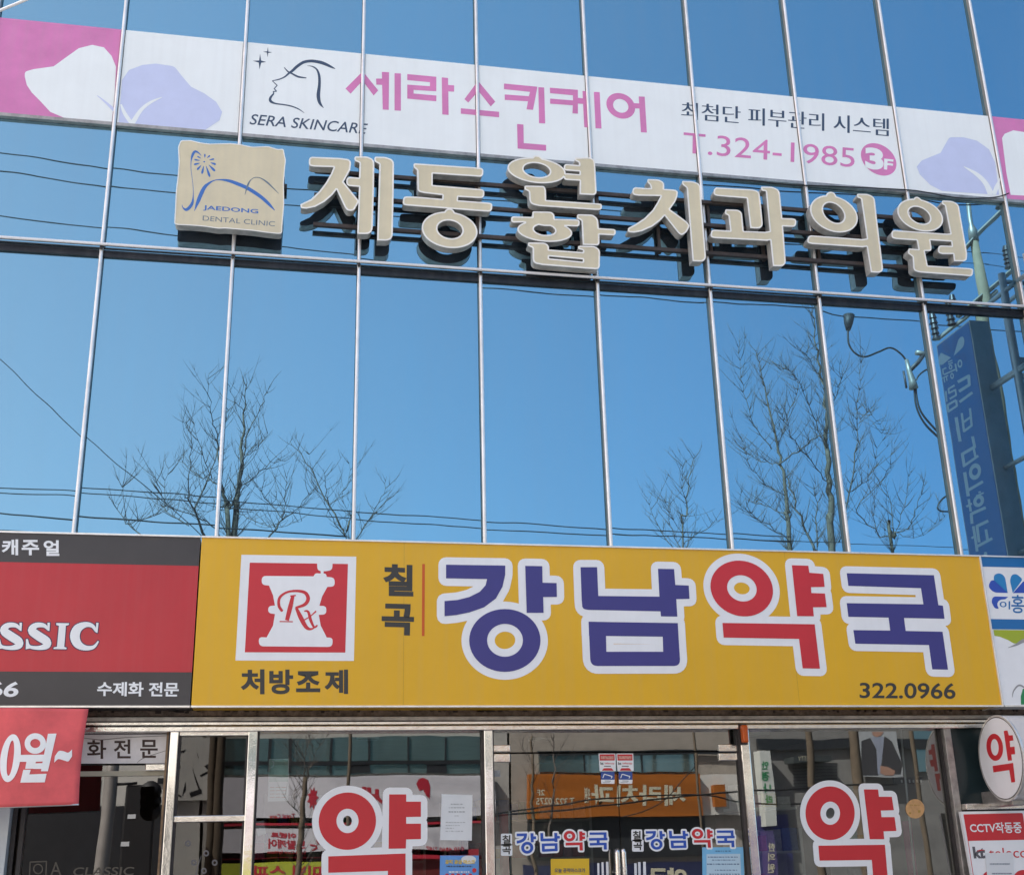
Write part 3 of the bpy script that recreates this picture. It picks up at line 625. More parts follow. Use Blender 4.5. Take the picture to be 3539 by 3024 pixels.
# the shoe shop: dark glass bay, door
XA, XB = xp['a'], xp['b']
zbar = hit(k('B5', (1670, 985)), -.05).z
box('glazing_bar', XA+.03, XB-.03, -.06, .02, zbar-.022, zbar+.02, CHROME, B, .005)
pane(XA+.03, XB-.03, zbar+.02, ZH-.03, G_DARK); pane(XA+.03, XB-.03, .1, zbar-.022, G_DARK)
box('glazing_bar', XA+.03, XB-.03, -.05, .02, ZH-.03, ZH+.001, CHROME, B, .004)
YD = .12
zdh = hit(k('B5', (985, 628)), YD).z
xdl = px_x(*k('B5', (110, 1200)), YD)
box('door_header', xdl, XA-.03, YD-.03, YD+.02, zdh-.016, zdh+.016, mat('ivory_metal', (.50, .47, .36), .5, var=.15), B)
G_DOOR = clear_glass('door_glass', .15, (.35, .35, .33))
pane(xdl+.05, XA-.03, .05, zdh-.016, G_DOOR, YD, 'shop_door'); pane(xdl, XA-.03, zdh+.016, ZH-.03, G_DOOR, YD)
for x in (xdl, xdl+.05): box('door_jamb', x-.015, x+.012, YD-.05, YD+.03, 0, ZH, DARKMETAL, B)
box('door_jamb', XA-.058, XA-.029, YD-.12, YD+.03, 0, ZH, mat('rust_steel', (.33, .22, .13), .55, .4, var=.5, scale=10), B)
a, b = hit(k('B5', (1160, 552)), YD-.05), hit(k('B5', (1330, 606)), YD-.05)
box('door_closer', a.x, b.x, YD-.09, YD-.031, b.z, a.z, CHROME, B, .006)
box('side_panel', xdl-1.2, xdl-.02, -.02, .1, 0, hit(k('B5', (40, 905)), 0).z+.3, mat('pale_panel', (.55, .60, .62), .3, var=.1), B)
# interior shell
box('inner_floor', X0, X1, .13, 5.5, -.1, -.004, mat('shop_floor', (.22, .20, .18), .5, var=.2), B)
box('inner_ceiling', X0, X1, .13, 5.5, 2.62, 2.7, mat('shop_ceiling', (.45, .44, .40), .9, var=.1), B)
box('back_wall', X0, X1, 5.4, 5.5, -.1, 3.1, lightwall, B)
for xx in (X0, X1-.1): box('side_wall', xx, xx+.1, .101, 8.9, -.1, ZB-.002, grayw, B)
box('rear_wall', X0+.11, X1-.11, 8.7, 8.9, -.1, ZB-.002, grayw, B)
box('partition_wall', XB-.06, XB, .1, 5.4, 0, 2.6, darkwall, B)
box('partition_wall', xp['e']+.06, xp['e']+.12, .1, 5.4, 0, 2.6, lightwall, B)
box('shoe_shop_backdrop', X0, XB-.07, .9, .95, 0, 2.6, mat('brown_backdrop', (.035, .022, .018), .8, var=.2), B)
box('corner_wall', xp['e']+.03, X1, -.02, .1, 0, ZH, mat('dark_teal_panel', (.02, .035, .038), .2, var=.1), B)
for x, y in ((2.3, 2.2), (3.9, 2.4), (4.5, 1.6), (5.9, 2.0)):
    bm = bmesh.new(); bmesh.ops.create_cone(bm, cap_ends=True, segments=24, radius1=.1, radius2=.1, depth=.02, matrix=Matrix.Translation((x, y, 2.609))); bmo('ceiling_light', bm, WHITE, B)

# ------------------------------------------------------------------ things on and before the shop fronts
def cwarp(x, z): return .012*math.sin(9*x+2.2*z)+.010*math.sin(5*z-3*x)-.03*max(0, (z-2.1))**2
YC = -.42
RB = thing('cloth_banner', (-.4, YC, 2.0), 'red cloth banner with a white price hanging under the shoe shop sign', 'banner')
n, mm = 40, 26; V, F = [], []
tlc, trc, brc, blc = (hit(k('B5', p), YC) for p in ((0,104),(705,112),(625,872),(0,896)))
tlc = tlc+(tlc-trc)*2.2; blc = blc+(blc-brc)*2.2
for j in range(mm+1):
    for i in range(n+1):
        u, v = i/n, j/mm; p = (tlc*(1-u)+trc*u)*(1-v)+(blc*(1-u)+brc*u)*v
        p.x += -.012*math.sin(v*math.pi)*u; V.append((p.x, YC+cwarp(p.x, p.z), p.z))
for j in range(mm):
    for i in range(n): a = j*(n+1)+i; F.append((a, a+n+1, a+n+2, a+1))
cl = mesh('cloth', V, F, CLOTH, RB, True)
sm = cl.modifiers.new('thickness', 'SOLIDIFY'); sm.thickness = .002
def cb(polys): return flat('lettering', polys, YC-.004, WHITE, RB, 0, 0, cwarp)
b5 = lambda *p: T('B5', *p)
cb(RG('B5', 85, 505, (82,0), (-22,190), (26,0), (-16,140))+RG('B5', -105, 505, (82,0), (-22,190), (26,0), (-16,140)))
cb([b5((385,312),(452,310),(385,610),(330,610)), b5((165,480),(365,478),(355,532),(290,535),(280,590),(205,590),(215,535),(160,535)), b5((275,548),(350,545),(345,592),(270,592)), b5((190,598),(250,598),(238,635),(375,630),(360,698),(165,700))]+RG('B5', 285, 390, 85, 82, 40, 36))
cb([b5((440,490),(470,445,15),(510,450,10),(545,465,15),(574,435),(574,490),(545,535,15),(500,520,10),(465,510,15),(434,542))])
tubeo('hem_rod', [Vector((blc.x, YC+cwarp(blc.x, blc.z), blc.z)), Vector((brc.x, YC+cwarp(brc.x, brc.z), brc.z))], .006, STEEL, RB)

WB = thing('door_sign', (.3, .05, 2.3), 'white strip sign with brown lettering over the shoe shop door', 'sign')
q = qd('B5', .03, (560,318),(1342,315),(1334,545),(540,548))
V = q+[p+Vector((0, .012, 0)) for p in q]
mesh('board', V, [(3, 2, 1, 0), (4, 5, 6, 7), (0, 1, 5, 4), (1, 2, 6, 5), (2, 3, 7, 6), (3, 0, 4, 7)], mat('aged_white', (.82, .80, .79), .5, var=.15, scale=8), WB)
BRN = mat('brown_letter', (.05, .025, .018), .5, var=.1)
for ch, qq in (('화', (692,360,845,510)), ('전', (905,355,1040,506)), ('문', (1115,358,1255,502))): lettering('lettering', ch, qr('B5', .0285, *qq), BRN, WB, .02)
flat('crease', TP('B5', [(668,345,4),(800,360,8),(1000,340,5),(1338,325,4)], False)+TP('B5', [(1090,540,3),(1140,505,6),(1240,470,5),(1335,440,3)]), .0288, mat('crease', (.25, .23, .22), .8, var=0), WB)

def decal_yak(polys, label, grow):
    p = hit(polys[0][0], -.004); t = thing('window_decal', (p.x, -.004, p.z), label, 'decal')
    flat('decal_backing', polys, -.004, WHITE, t, 0, grow); flat('lettering', polys, -.0055, DRED, t)
b6 = lambda *p: T('B6', *p); b8 = lambda *p: T('B8', *p); b7 = lambda *p: T('B7', *p)
decal_yak([b6((1140,792),(1275,792),(1275,850),(1392,850),(1392,970),(1275,972),(1275,1025),(1392,1025),(1392,1147),(1275,1150),(1272,1222),(1135,1224)), b6((655,1285),(1270,1262),(1270,1700),(1130,1700),(1130,1400),(655,1415))]+RG('B6', 807, 1005, (228,-4), 228, 88, 97, 808, 1003), 'large red syllable with white outline stuck on the shop window left of the doors', .046)
decal_yak([b8((912,685),(1015,685),(1022,738),(1115,738),(1130,835),(1035,838),(1040,885),(1135,885),(1148,985),(1055,988),(1060,1045),(955,1045)), b8((583,1092),(1065,1085),(1100,1500),(995,1500),(970,1195),(592,1200))]+RG('B8', 668, 857, 178, 194, 71, 84, 669, 857), 'large red syllable with white outline stuck on the shop window right of the doors', .044)

allp = [p for q in NAME2 for P in q for p in P]
nx0, nx1, nz0, nz1 = min(p[0] for p in allp), max(p[0] for p in allp), min(p[1] for p in allp), max(p[1] for p in allp)
def door_name(TL, TR, BR, BL, c1, c2, label):
    q = [hit(k('B7', p), -.004) for p in (TL, TR, BR, BL)]
    t = thing('door_decal', q[3], label, 'decal', 'shop names on the glass doors')
    def f(p):
        u, v = (p[0]-nx0)/(nx1-nx0), (p[1]-nz0)/(nz1-nz0); r = (q[3]*(1-u)+q[2]*u)*(1-v)+(q[0]*(1-u)+q[1]*u)*v; return (r.x, r.z)
    for G, M in zip(NAME2, (DBLUE, DBLUE, DRED, DBLUE)):
        P = [[f(p) for p in L_] for L_ in G]
        flat2('decal_backing', P, -.004-random.random()*.0004, WHITE, t, 0, None, .0125); flat2('lettering', P, -.0055, M, t)
    for ch, (x0, y0, x1, y1) in (('칠', c1), ('곡', c2)):
        flat('decal_backing', [b7((x0-10,y0-10,10),(x1+10,y0-10,10),(x1+10,y1+10,10),(x0-10,y1+10,10))], -.0044, WHITE, t)
        lettering('lettering', ch, qr('B7', -.0055, x0, y0, x1, y1), CHAR, t, .03)
door_name((278,978),(930,970),(932,1112),(285,1140), (178,1004,238,1070), (178,1078,240,1142), 'small blue and red pharmacy name on the left glass door')
door_name((1202,962),(1838,957),(1846,1096),(1215,1110), (1112,974,1170,1038), (1118,1046,1180,1112), 'small blue and red pharmacy name on the right glass door')

def sticker(dx, label):
    g_ = lambda *p: T('G7', *[(x+dx, y, *r) for x, y, *r in p])
    p = hit(g_((500,900))[0], -.004); t = thing('security_sticker', p, label, 'sticker', 'security stickers on the glass doors')
    flat('sticker_sheet', [g_((250,380,30),(770,380,30),(785,918,30),(285,925,30))], -.004, WHITE, t)
    flat('red_field', [g_((285,405),(742,405),(748,592),(290,595))], -.005, DRED, t)
    flat('red_field', [g_((355,905),(410,828,20),(655,828,20),(715,905))], -.005, DRED, t)
    lettering('lettering', 'kt', [hit(q, -.005) for q in g_((308,640),(405,645),(408,725),(315,725))], INK, t, .03)
    lettering('lettering', 'telecop', [hit(q, -.005) for q in g_((435,645),(735,650),(735,725),(440,725))], DRED, t, .01)
    flat('line_print', [g_((320,455),(718,460),(712,560),(318,550))], -.006, mat('pale_red', (.75, .35, .28), .6, var=.5, scale=90), t)
    flat('line_print', [g_((420,755),(630,757),(630,782),(420,780))], -.005, INK, t)
    flat('blue_field', [g_((322,940),(740,942),(742,1180),(328,1178))], -.0046, mat('sticker_blue', (.04, .09, .33), .4, var=.05), t)
    flat('white_field', [g_((328,1180),(745,1182),(740,1305,20),(335,1302,20))], -.0046, WHITE, t)
    flat('tag_drawing', taper([(x, y, 3) for x, y in g_((385,1130),(430,1010),(670,1080),(640,1140))], False), -.006, WHITE, t)
    flat('line_print', [g_((440,1205),(625,1212),(625,1235),(440,1228)), g_((380,1255),(600,1258),(600,1272),(380,1270))], -.0056, GREY, t)
sticker(0, 'security company sticker in red white and blue at the top of the left door')
sticker(545, 'security company sticker in red white and blue at the top of the right door')

def sheet(name, c, y, pts, M, label, cat_='notice'):
    q = [hit(k(c, p), y) for p in pts]; t = thing(name, (q[0]+q[2])/2, label, cat_)
    V = q+[p+Vector((0, .0012, 0)) for p in q]
    mesh('sheet', V, [(3, 2, 1, 0), (4, 5, 6, 7), (0, 1, 5, 4), (1, 2, 6, 5), (2, 3, 7, 6), (3, 0, 4, 7)], M, t); return t
def lines(t, c, y, rows, M=INK):
    for r in rows:
        x0, y0, x1, hgt = r; P = []; x = x0
        while x < x1:
            wd = random.uniform(6, 22); P.append(T(c, (x, y0), (min(x+wd, x1), y0+1), (min(x+wd, x1), y0+hgt), (x, y0+hgt-1))); x += wd+random.uniform(3, 9)
        flat('line_print', P, y, M, t)
t = sheet('paper_notice', 'B6', -.004, ((1557,790),(1803,797),(1797,1160),(1545,1155)), PAPER, 'white paper notice taped on the window beside the left large syllable')
FAINT = mat('faint_ink', (.42, .44, .44), .7, var=.2, scale=60)
lines(t, 'B6', -.0062, [(1630,866,1725,8),(1615,894,1742,8),(1612,926,1742,10),(1660,960,1692,6),(1590,1012,1745,6),(1590,1036,1700,6),(1588,1058,1660,6),(1588,1082,1735,6)], FAINT)
t = sheet('mask_poster', 'B6', -.004, ((1545,1278),(1853,1278),(1852,1560),(1540,1560)), POSTB, 'blue mask supply poster with yellow heading on the left shop window', 'poster')
flat('speech_bubble', RG('B6', 1772, 1312, 60, 34), -.0062, PAPER, t)
lettering('lettering', '공적 공급 마스크', qr('B6', -.0074, 1585, 1312, 1822, 1346), mat('poster_gold', (.72, .50, .03), .5, var=0), t, .035)
lines(t, 'B6', -.0064, [(1596,1358,1800,12)], NAVYLINE); lines(t, 'B6', -.0064, [(1615,1402,1785,14)], PAPER)
flat('red_badge', RG('B6', 1817, 1396, 17, 18), -.0064, DRED, t)
flat('colour_dots', sum([RG('B6', x, 1435, 16, 14, n=16) for x in (1600, 1645, 1690, 1735, 1785)], []), -.0064, RED, t)
t = sheet('mask_notice', 'B7', -.004, ((525,1175),(800,1172),(803,1400),(527,1400)), POSTY, 'yellow mask notice low on the left glass door', 'poster')
lettering('lettering', '오늘 공적마스크가', qr('B7', -.006, 552, 1241, 772, 1272), INK, t, .03)
flat('inner_field', [b7((566,1283),(742,1281),(742,1400),(566,1400))], -.006, mat('pale_yellow', (.80, .62, .10), .5, var=.05), t)
t = sheet('door_poster', 'B7', -.004, ((1610,1092),(1903,1090),(1916,1400),(1612,1400)), POSTL, 'light blue notice low on the right glass door', 'poster')
flat('inner_field', [b7((1640,1140),(1882,1138),(1892,1400),(1642,1400))], -.006, mat('pale_blue_paper', (.50, .68, .78), .6, var=.06), t)
lines(t, 'B7', -.0074, [(1705,1115,1815,7),(1650,1158,1870,7),(1680,1180,1850,6),(1645,1208,1880,8),(1700,1252,1860,6),(1660,1280,1880,7)], mat('blue_ink', (.05, .12, .25), .6, var=0))
t = thing('door_lettering', hit(k('B7', (900, 1290)), -.004), 'white stripes of large lettering at the bottom of the left door', 'decal')
flat('stroke', [b7((858,1205),(872,1205),(876,1400),(862,1400)), b7((888,1198),(903,1198),(908,1400),(893,1400)), b7((920,1195),(938,1195),(942,1400),(925,1400)), b7((938,1300),(985,1300),(985,1400),(938,1400))], -.004, WHITE, t)
t = thing('door_lettering', hit(k('B7', (1180, 1290)), -.004), 'white stripes of large lettering at the bottom of the right door', 'decal')
flat('stroke', [b7((1122,1205),(1140,1205),(1146,1400),(1126,1400)), b7((1150,1197),(1168,1197),(1172,1400),(1155,1400)), b7((1186,1195),(1205,1195),(1212,1400),(1190,1400))], -.004, WHITE, t)
t = thing('round_sticker', hit(k('B8', (1283, 825)), -.004), 'round orange sticker on the right shop window beside the large syllable', 'sticker')
flat('sticker_sheet', RG('B8', 1283, 825, 68, 70), -.004, mat('apricot', (.62, .36, .15), .5, var=.25, scale=25), t)
lines(t, 'B8', -.0055, [(1245,795,1320,7),(1240,850,1260,14),(1305,835,1322,18)], mat('apricot_ink', (.40, .25, .05), .6, var=0))
a, b = hit(k('B7', (1882, 218)), -.12), hit(k('B7', (1938, 345)), -.12)
t = thing('warning_lamp', ((a.x+b.x)/2, -.09, b.z), 'small orange warning lamp on the post right of the doors', 'lamp')
box('lamp_cover', a.x, b.x, -.15, -.101, b.z, a.z, ORANGE, t, .012); box('lamp_base', a.x-.008, b.x+.006, -.1, -.099+.02, b.z-.01, a.z+.008, DARKMETAL, t)

t = sheet('hanging_notice', 'B6', .045, ((182,512),(342,508),(338,845),(174,850)), PAPER, 'green and white notice with orange tables hanging inside the left shop window')
GN = mat('notice_green', (.42, .60, .50), .6, var=.15, scale=30)
flat('green_field', [b6((186,518),(336,514),(334,690),(184,694))], .0435, GN, t)
flat('arc_drawing', TP('B6', [(188,585,5),(215,570,6),(222,540,6),(205,525,5)]), .0425, PAPER, t)
ORP = mat('orange_table', (.62, .26, .14), .6, var=.2, scale=40)
flat('table_print', [b6((190+j*46,735+i*26),(228+j*46,734+i*26),(228+j*46,738+i*26),(190+j*46,739+i*26)) for i in range(4) for j in range(3)], .0425, ORP, t)
t = sheet('price_card', 'B6', .05, ((70,1010),(140,1000),(160,1105),(95,1125)), PAPER, 'small tilted white card low in the left shop window')
t = sheet('glass_tag', 'B7', -.004, ((108,542),(162,540),(166,586),(106,588)), mat('tag_grey', (.34, .35, .35), .5, var=.3, scale=60), 'small grey tag stuck on the left glass door below the hinge')
a = hit(k('B7', (172, 832)), .35); b = hit(k('B7', (246, 1400)), .35)
t = thing('leaflet_stand', ((a.x+b.x)/2, .35, 0), 'narrow red and white leaflet stand behind the left glass door', 'stand')
box('stand_body', a.x, a.x+.05, .35, .45, 0, a.z-.02, mat('stand_red', (.45, .03, .04), .5, var=.15), t); box('stand_face', a.x+.051, b.x, .34, .45, 0, a.z, mat('stand_white', (.60, .62, .60), .5, var=.15, scale=20), t)
t = thing('product_rack', hit(k('B6', (100, 1180)), .3), 'pink and white product packs at the left inside edge of the left shop window', 'rack')
for x0, y0, x1, y1, col in ((60,1120,142,1175,(.6,.35,.45)),(60,1180,142,1240,(.55,.03,.14)),(60,1245,142,1300,(.5,.06,.12)),(150,1100,176,1180,(.18,.12,.35))):
    a = hit(k('B6', (x0, y0)), .3); b = hit(k('B6', (x1, y1)), .3); box('product_pack', a.x, b.x, .3, .36, b.z, a.z, mat('pack_%d_%d' % (x0, y0), col, .5, var=.3, scale=40), t)
t = thing('hook_rail', hit(k('B8', (1255, 612)), .4), 'dark hook rail with white price tags inside the right shop window', 'rail')
a = hit(k('B8', (1130, 608)), .4); b = hit(k('B8', (1345, 640)), .4); box('rail_bar', a.x, b.x, .4, .42, b.z, a.z+.01, DARKMETAL, t)
for i in range(6):
    p = hit(k('B8', (1185+i*28, 615)), .395); box('price_tag', p.x-.006, p.x+.006, .392, .396, p.z-.022, p.z, PAPER, t)

# oval sign projecting at the right
XO = hit(k('B8', (1745, 440)), -.12).x
hx = lambda p: hitx(p, XO)
cL, cR, cT, cBm = hx(k('B8', (1742, 440))), hx(k('B8', (2070, 470))), hx(k('B8', (1900, 140))), hx(k('B8', (1925, 775)))
oy, oz, ry_, rz_ = (cL.y+cR.y)/2, (cT.z+cBm.z)/2, abs(cR.y-cL.y)/2, abs(cT.z-cBm.z)/2
OV = thing('projecting_sign', (XO, oy, oz-rz_), 'white round pharmacy sign with silver rim standing out from the wall', 'sign')
def disc(name, x0, x1, s, M, bevel=0):
    bm = bmesh.new(); n = 64; A_ = []
    for x in (x0, x1): A_.append([bm.verts.new((x, oy+ry_*s*math.cos(2*math.pi*i/n), oz+rz_*s*math.sin(2*math.pi*i/n))) for i in range(n)])
    for i in range(n): bm.faces.new((A_[0][i], A_[0][(i+1) % n], A_[1][(i+1) % n], A_[1][i]))
    bm.faces.new(A_[0]); bm.faces.new(A_[1][::-1])
    return bmo(name, bm, M, OV)
disc('sign_drum', XO+.004, XO+.2, .985, mat('drum_white', (.66, .64, .60), .35, var=.08), 0)
disc('sign_rim', XO, XO+.018, 1., STEEL); disc('rim_line', XO-.001, XO, .955, DARKMETAL); disc('sign_face', XO-.003, XO-.001, .935, WHITE)
V, F = [], []
def side_print(name, polys, M, x, par):
    P = [[(hitx(p, x).y, hitx(p, x).z) for p in L_] for L_ in polys]
    vs, fs = union(P); o = mesh(name, [(x, v.x, v.y) for v in vs], [tuple(f) for f in fs], M, par)
    if sum((p.normal.x*p.area for p in o.data.polygons)) > 0: o.data.flip_normals()
    return o
side_print('lettering', RG('B8', 1860, 380, 60, (6,98), 28, (3,60))+[b8((1925,262),(1952,258),(1962,295),(1990,292),(1995,330),(1968,335),(1972,378),(2003,375),(2008,430),(1980,432),(1985,475),(1955,478)), b8((1845,515),(1993,493),(2008,632),(1980,635),(1965,545),(1850,562))], DRED, XO-.0042, OV)
box('bracket', XO+.03, XO+.13, oy-.02, -.02, oz-rz_-.03, oz-rz_*.72, ALU_DULL, OV, .008)
tubeo('arm', [(XO+.1, -.02, oz+.12), (XO+.1, oy+ry_*.9, oz+.12)], .02, ALU_DULL, OV)
zb_ = hit(k('B8', (1700, 800)), -.1).z
box('shop_ledge', xp['e']+.03, X1, -.14, -.02, zb_-.035, zb_+.012, CHROME, B, .006)

q = qd('F8', -.16, (140,172),(2600,130),(2900,3200),(690,3200))
t = thing('camera_notice_board', (q[3]+q[2])/2, 'red and white security camera notice board below the round sign', 'sign')
V = q+[p+Vector((0, .03, 0)) for p in q]
mesh('board', V, [(3, 2, 1, 0), (4, 5, 6, 7), (0, 1, 5, 4), (1, 2, 6, 5), (2, 3, 7, 6), (3, 0, 4, 7)], WHITE, t)
f8 = lambda *p: T('F8', *p)
flat('red_field', [f8((215,240,10),(1700,205,40),(1800,875),(325,905))], -.1615, DRED, t)
flat('red_edge', [f8((325,905),(340,905),(470,1770),(750,3200),(730,3200),(455,1770))], -.1615, DRED, t)
lettering('lettering', 'CCTV작동중', qd('F8', -.1628, (362,452),(1655,425),(1690,712),(395,700)), WHITE, t, .02)
lettering('lettering', 'kt', qd('F8', -.1615, (435,1050),(750,1045),(780,1345),(480,1348)), INK, t, .045)
flat('accent', TP('F8', [(550,1165,10),(640,1140,30),(755,1135,8)]), -.1628, DRED, t)
lettering('lettering', 'telecop', qd('F8', -.1615, (840,1085),(2000,1060),(2030,1400),(880,1420)), DRED, t, .0)
flat('red_dot', RG('F8', 900, 1880, 230, 230)+RG('F8', 1720, 1900, 270, 270), -.1615, DRED, t)
t = sheet('paper_note', 'F8', -.166, ((758,1212),(1435,1192),(1540,2300),(860,2300)), PAPER, 'small white note stuck over the security camera board')
lines(t, 'F8', -.1675, [(880,1465,1380,34),(930,1705,1430,34)], mat('note_ink', (.2, .24, .3), .6, var=0))

DGOLD = mat('dim_gold', (.075, .065, .05), .4, var=.1)
t = thing('door_lettering', hit(k('B5', (820, 1400)), YD-.004), 'dim grey shop lettering with a square mark low on the shoe shop door', 'decal')
lettering('lettering', 'CLASSIC', qd('B5', YD-.004, (590,1372),(1070,1368),(1060,1436),(575,1440)), DGOLD, t, .01)
lettering('lettering', 'A', qr('B5', YD-.004, 400, 1330, 490, 1440), DGOLD, t)
flat('mark_drawing', TP('B5', [(240,1330,10),(370,1325,10),(365,1440,10),(235,1445,10),(240,1330,10)], False)+RG('B5', 303, 1385, 40, 42, 30, 32), YD-.004, DGOLD, t)
t = thing('window_decal', hit(k('B5', (1620, 1330)), -.004), 'scatter of grey ring flowers on the lower dark pane of the shoe shop', 'decal')
flat('ring_drawing', sum([RG('B5', x, y, 23, 25, 11, 12, n=20) for x, y in ((1495,1182),(1640,1260),(1708,1335),(1542,1335),(1622,1400))], [])+TP('B5', [(1602,1280,5),(1575,1360,7),(1560,1440,9)]), -.004, mat('dim_grey', (.13, .125, .13), .5, var=.1), t)

# things inside the pharmacy
def shelf(x, y, wdt, zt_, nb, label):
    t = thing('medicine_shelf', (x, y, 0), label, 'shelf')
    bm = bmesh.new()
    for s in (0, wdt): bx(bm, x+s-.012, x+s+.012, y, y+.3, 0, zt_)
    for j in range(6): bx(bm, x+.012, x+wdt-.012, y+.002, y+.298, .2+j*.34, .22+j*.34)
    bx(bm, x-.01, x+wdt+.01, y+.301, y+.315, 0, zt_)
    bmo('shelf_frame', bm, mat('shelf_white', (.55, .55, .52), .5, var=.05), t)
    cols = [(.6, .6, .58), (.5, .08, .1), (.08, .15, .4), (.55, .4, .08), (.1, .35, .2), (.6, .25, .35), (.4, .4, .42)]
    for j in range(6):
        xx = x+.03
        while xx < x+wdt-.1:
            wd, hh = random.uniform(.06, .13), random.uniform(.08, .2); ci = random.randrange(len(cols))
            box('medicine_box', xx, xx+wd, y+.03, y+.2, .221+j*.34, .221+j*.34+hh, mat('carton_%d' % ci, cols[ci], .5, var=.25, scale=40), t)
            xx += wd+.012
shelf(xp['d']+1.02, .55, .34, 2.0, 3, 'narrow white shelf of medicine boxes behind the right shop window')
shelf(xp['b']+.1, 3.2, 1.5, 2.2, 8, 'wide shelf of medicine boxes at the back of the pharmacy')
shelf(xp['c']+.1, 2.9, 1.4, 2.1, 6, 'tall shelf of medicine boxes behind the glass doors')
shelf(xp['d']+.25, .9, .55, 1.75, 4, 'low shelf of medicine boxes behind the right large syllable')
tubeo('curtain_rod', [hit(k('B8', (1180, 262)), .25), hit(k('B8', (1290, 1400)), .25)], .008, WHITE, B)
t = thing('display_stand', (xp['d']+.95, .5, 0), 'magenta cardboard display stand behind the right shop window', 'stand')
a = hit(k('B8', (1195, 915)), .5); b = hit(k('B8', (1255, 915)), .5)
box('side_board', a.x, b.x, .5, .52, .3, a.z, mat('magenta_card', (.5, .02, .16), .5, var=.1), t)
a = hit(k('B8', (1400, 915)), .5); b = hit(k('B8', (1450, 915)), .5)
box('side_board', a.x, b.x, .5, .52, .3, a.z, MATS['magenta_card'], t)
t = thing('counter', (5.6, 2.2, 0), 'long wooden counter inside the pharmacy', 'counter')
box('counter_body', 3.2, 6.3, 2.2, 2.75, 0, 1.0, mat('counter_wood', (.25, .16, .09), .5, var=.2), t); box('counter_top', 3.15, 6.35, 2.15, 2.8, 1.001, 1.04, WHITE, t)

# white cable crossing at the top left, in front of the glass
pts = [hit(p, -5.5) for p in ((-900, 380), (0, 38), (92, 0), (900, -330))]
t = tag(tubeo('overhead_cable', pts, .0045, mat('white_cable', (.8, .8, .8), .5, var=0)), 'thin white cable crossing the sky side of the top left corner', 'cable')

# ------------------------------------------------------------------ things seen mirrored in the glass
# blue vertical sign on a steel frame, standing out from the wall right of the picture
ytop = .62
vx = hit(k('F3', (605, 365)), ytop).x
def mx(p):                                   # mirrored sight line meets the sign's plane x = vx
    v = hitx(p, vx); return Vector((vx, -v.y, v.z))
n1, n2 = mx(k('F3', (605, 365))), mx(k('F3', (205, 690)))
zb1 = mx(k('F4', (1085, 1690))).z-.25
ztop = (n1.z+n2.z)/2; yn, yf = n1.y, n2.y
VS = thing('vertical_sign', (vx, (yn+yf)/2, zb1), 'tall blue clinic sign on a steel frame mirrored at the right of the glass', 'sign')
SIGNB = mat('vertical_blue', (.006, .14, .42), .35, var=.06)
box('sign_box', vx, vx+.2, yf, yn, zb1, ztop, mat('frame_grey', (.50, .50, .50), .45, .3, var=.15), VS)
box('sign_face', vx-.004, vx-.0005, yf+.015, yn-.015, zb1+.015, ztop-.015, SIGNB, VS)
PALE = mat('pale_letter', (.46, .54, .62), .4, var=.05)
def side_m(name, polys, M, off=.0055):
    P = [[(mx(p).y, mx(p).z) for p in L_] for L_ in polys]; vs, fs = union(P)
    o = mesh(name, [(vx-off, v.x, v.y) for v in vs], [tuple(f) for f in fs], M, VS)
    if sum((p.normal.x*p.area for p in o.data.polygons)) > 0: o.data.flip_normals()
    return o
f3 = lambda *p: T('F3', *p); f4 = lambda *p: T('F4', *p)
side_m('clover_leaf', [f3((240,920),(232,850,30),(262,768,20),(388,830),(280,920,30)), f3((420,812),(480,600,40),(530,565,30),(555,620,40),(540,700,40))], PALE)
side_m('clover_leaf', [f3((375,800),(275,720,30),(290,640,40),(350,640,40),(380,720)), f3((410,790),(395,640,30),(430,530,40),(490,545,30),(480,600)), f3((430,830),(540,760,30),(585,820,40),(560,915,30),(520,850))], mat('dim_clover', (.03, .13, .38), .4, var=.05), .0050)
side_m('lettering', RG('F3', 496, 905, (28,-14), (8,48), (14,-7), (4,26))+TP('F3', [(440,905,20),(458,1000,20)])+TP('F3', [(352,885,14),(405,862,14)])+TP('F3', [(355,910,14),(410,890,14)])+RG('F3', 383, 945, (22,-10), (6,30), (10,-5), (3,14))+TP('F3', [(300,1040,18),(440,975,18)])+RG('F3', 400, 1055, (22,-10), (6,36), (10,-5), (3,18))
   +TP('F3', [(330,955,18),(285,975,18),(292,1040,18)], False)+TP('F3', [(275,1085,16),(350,1050,16)])+TP('F3', [(300,1078,14),(308,1135,14)])+TP('F3', [(330,1062,14),(336,1115,14)]), PALE)
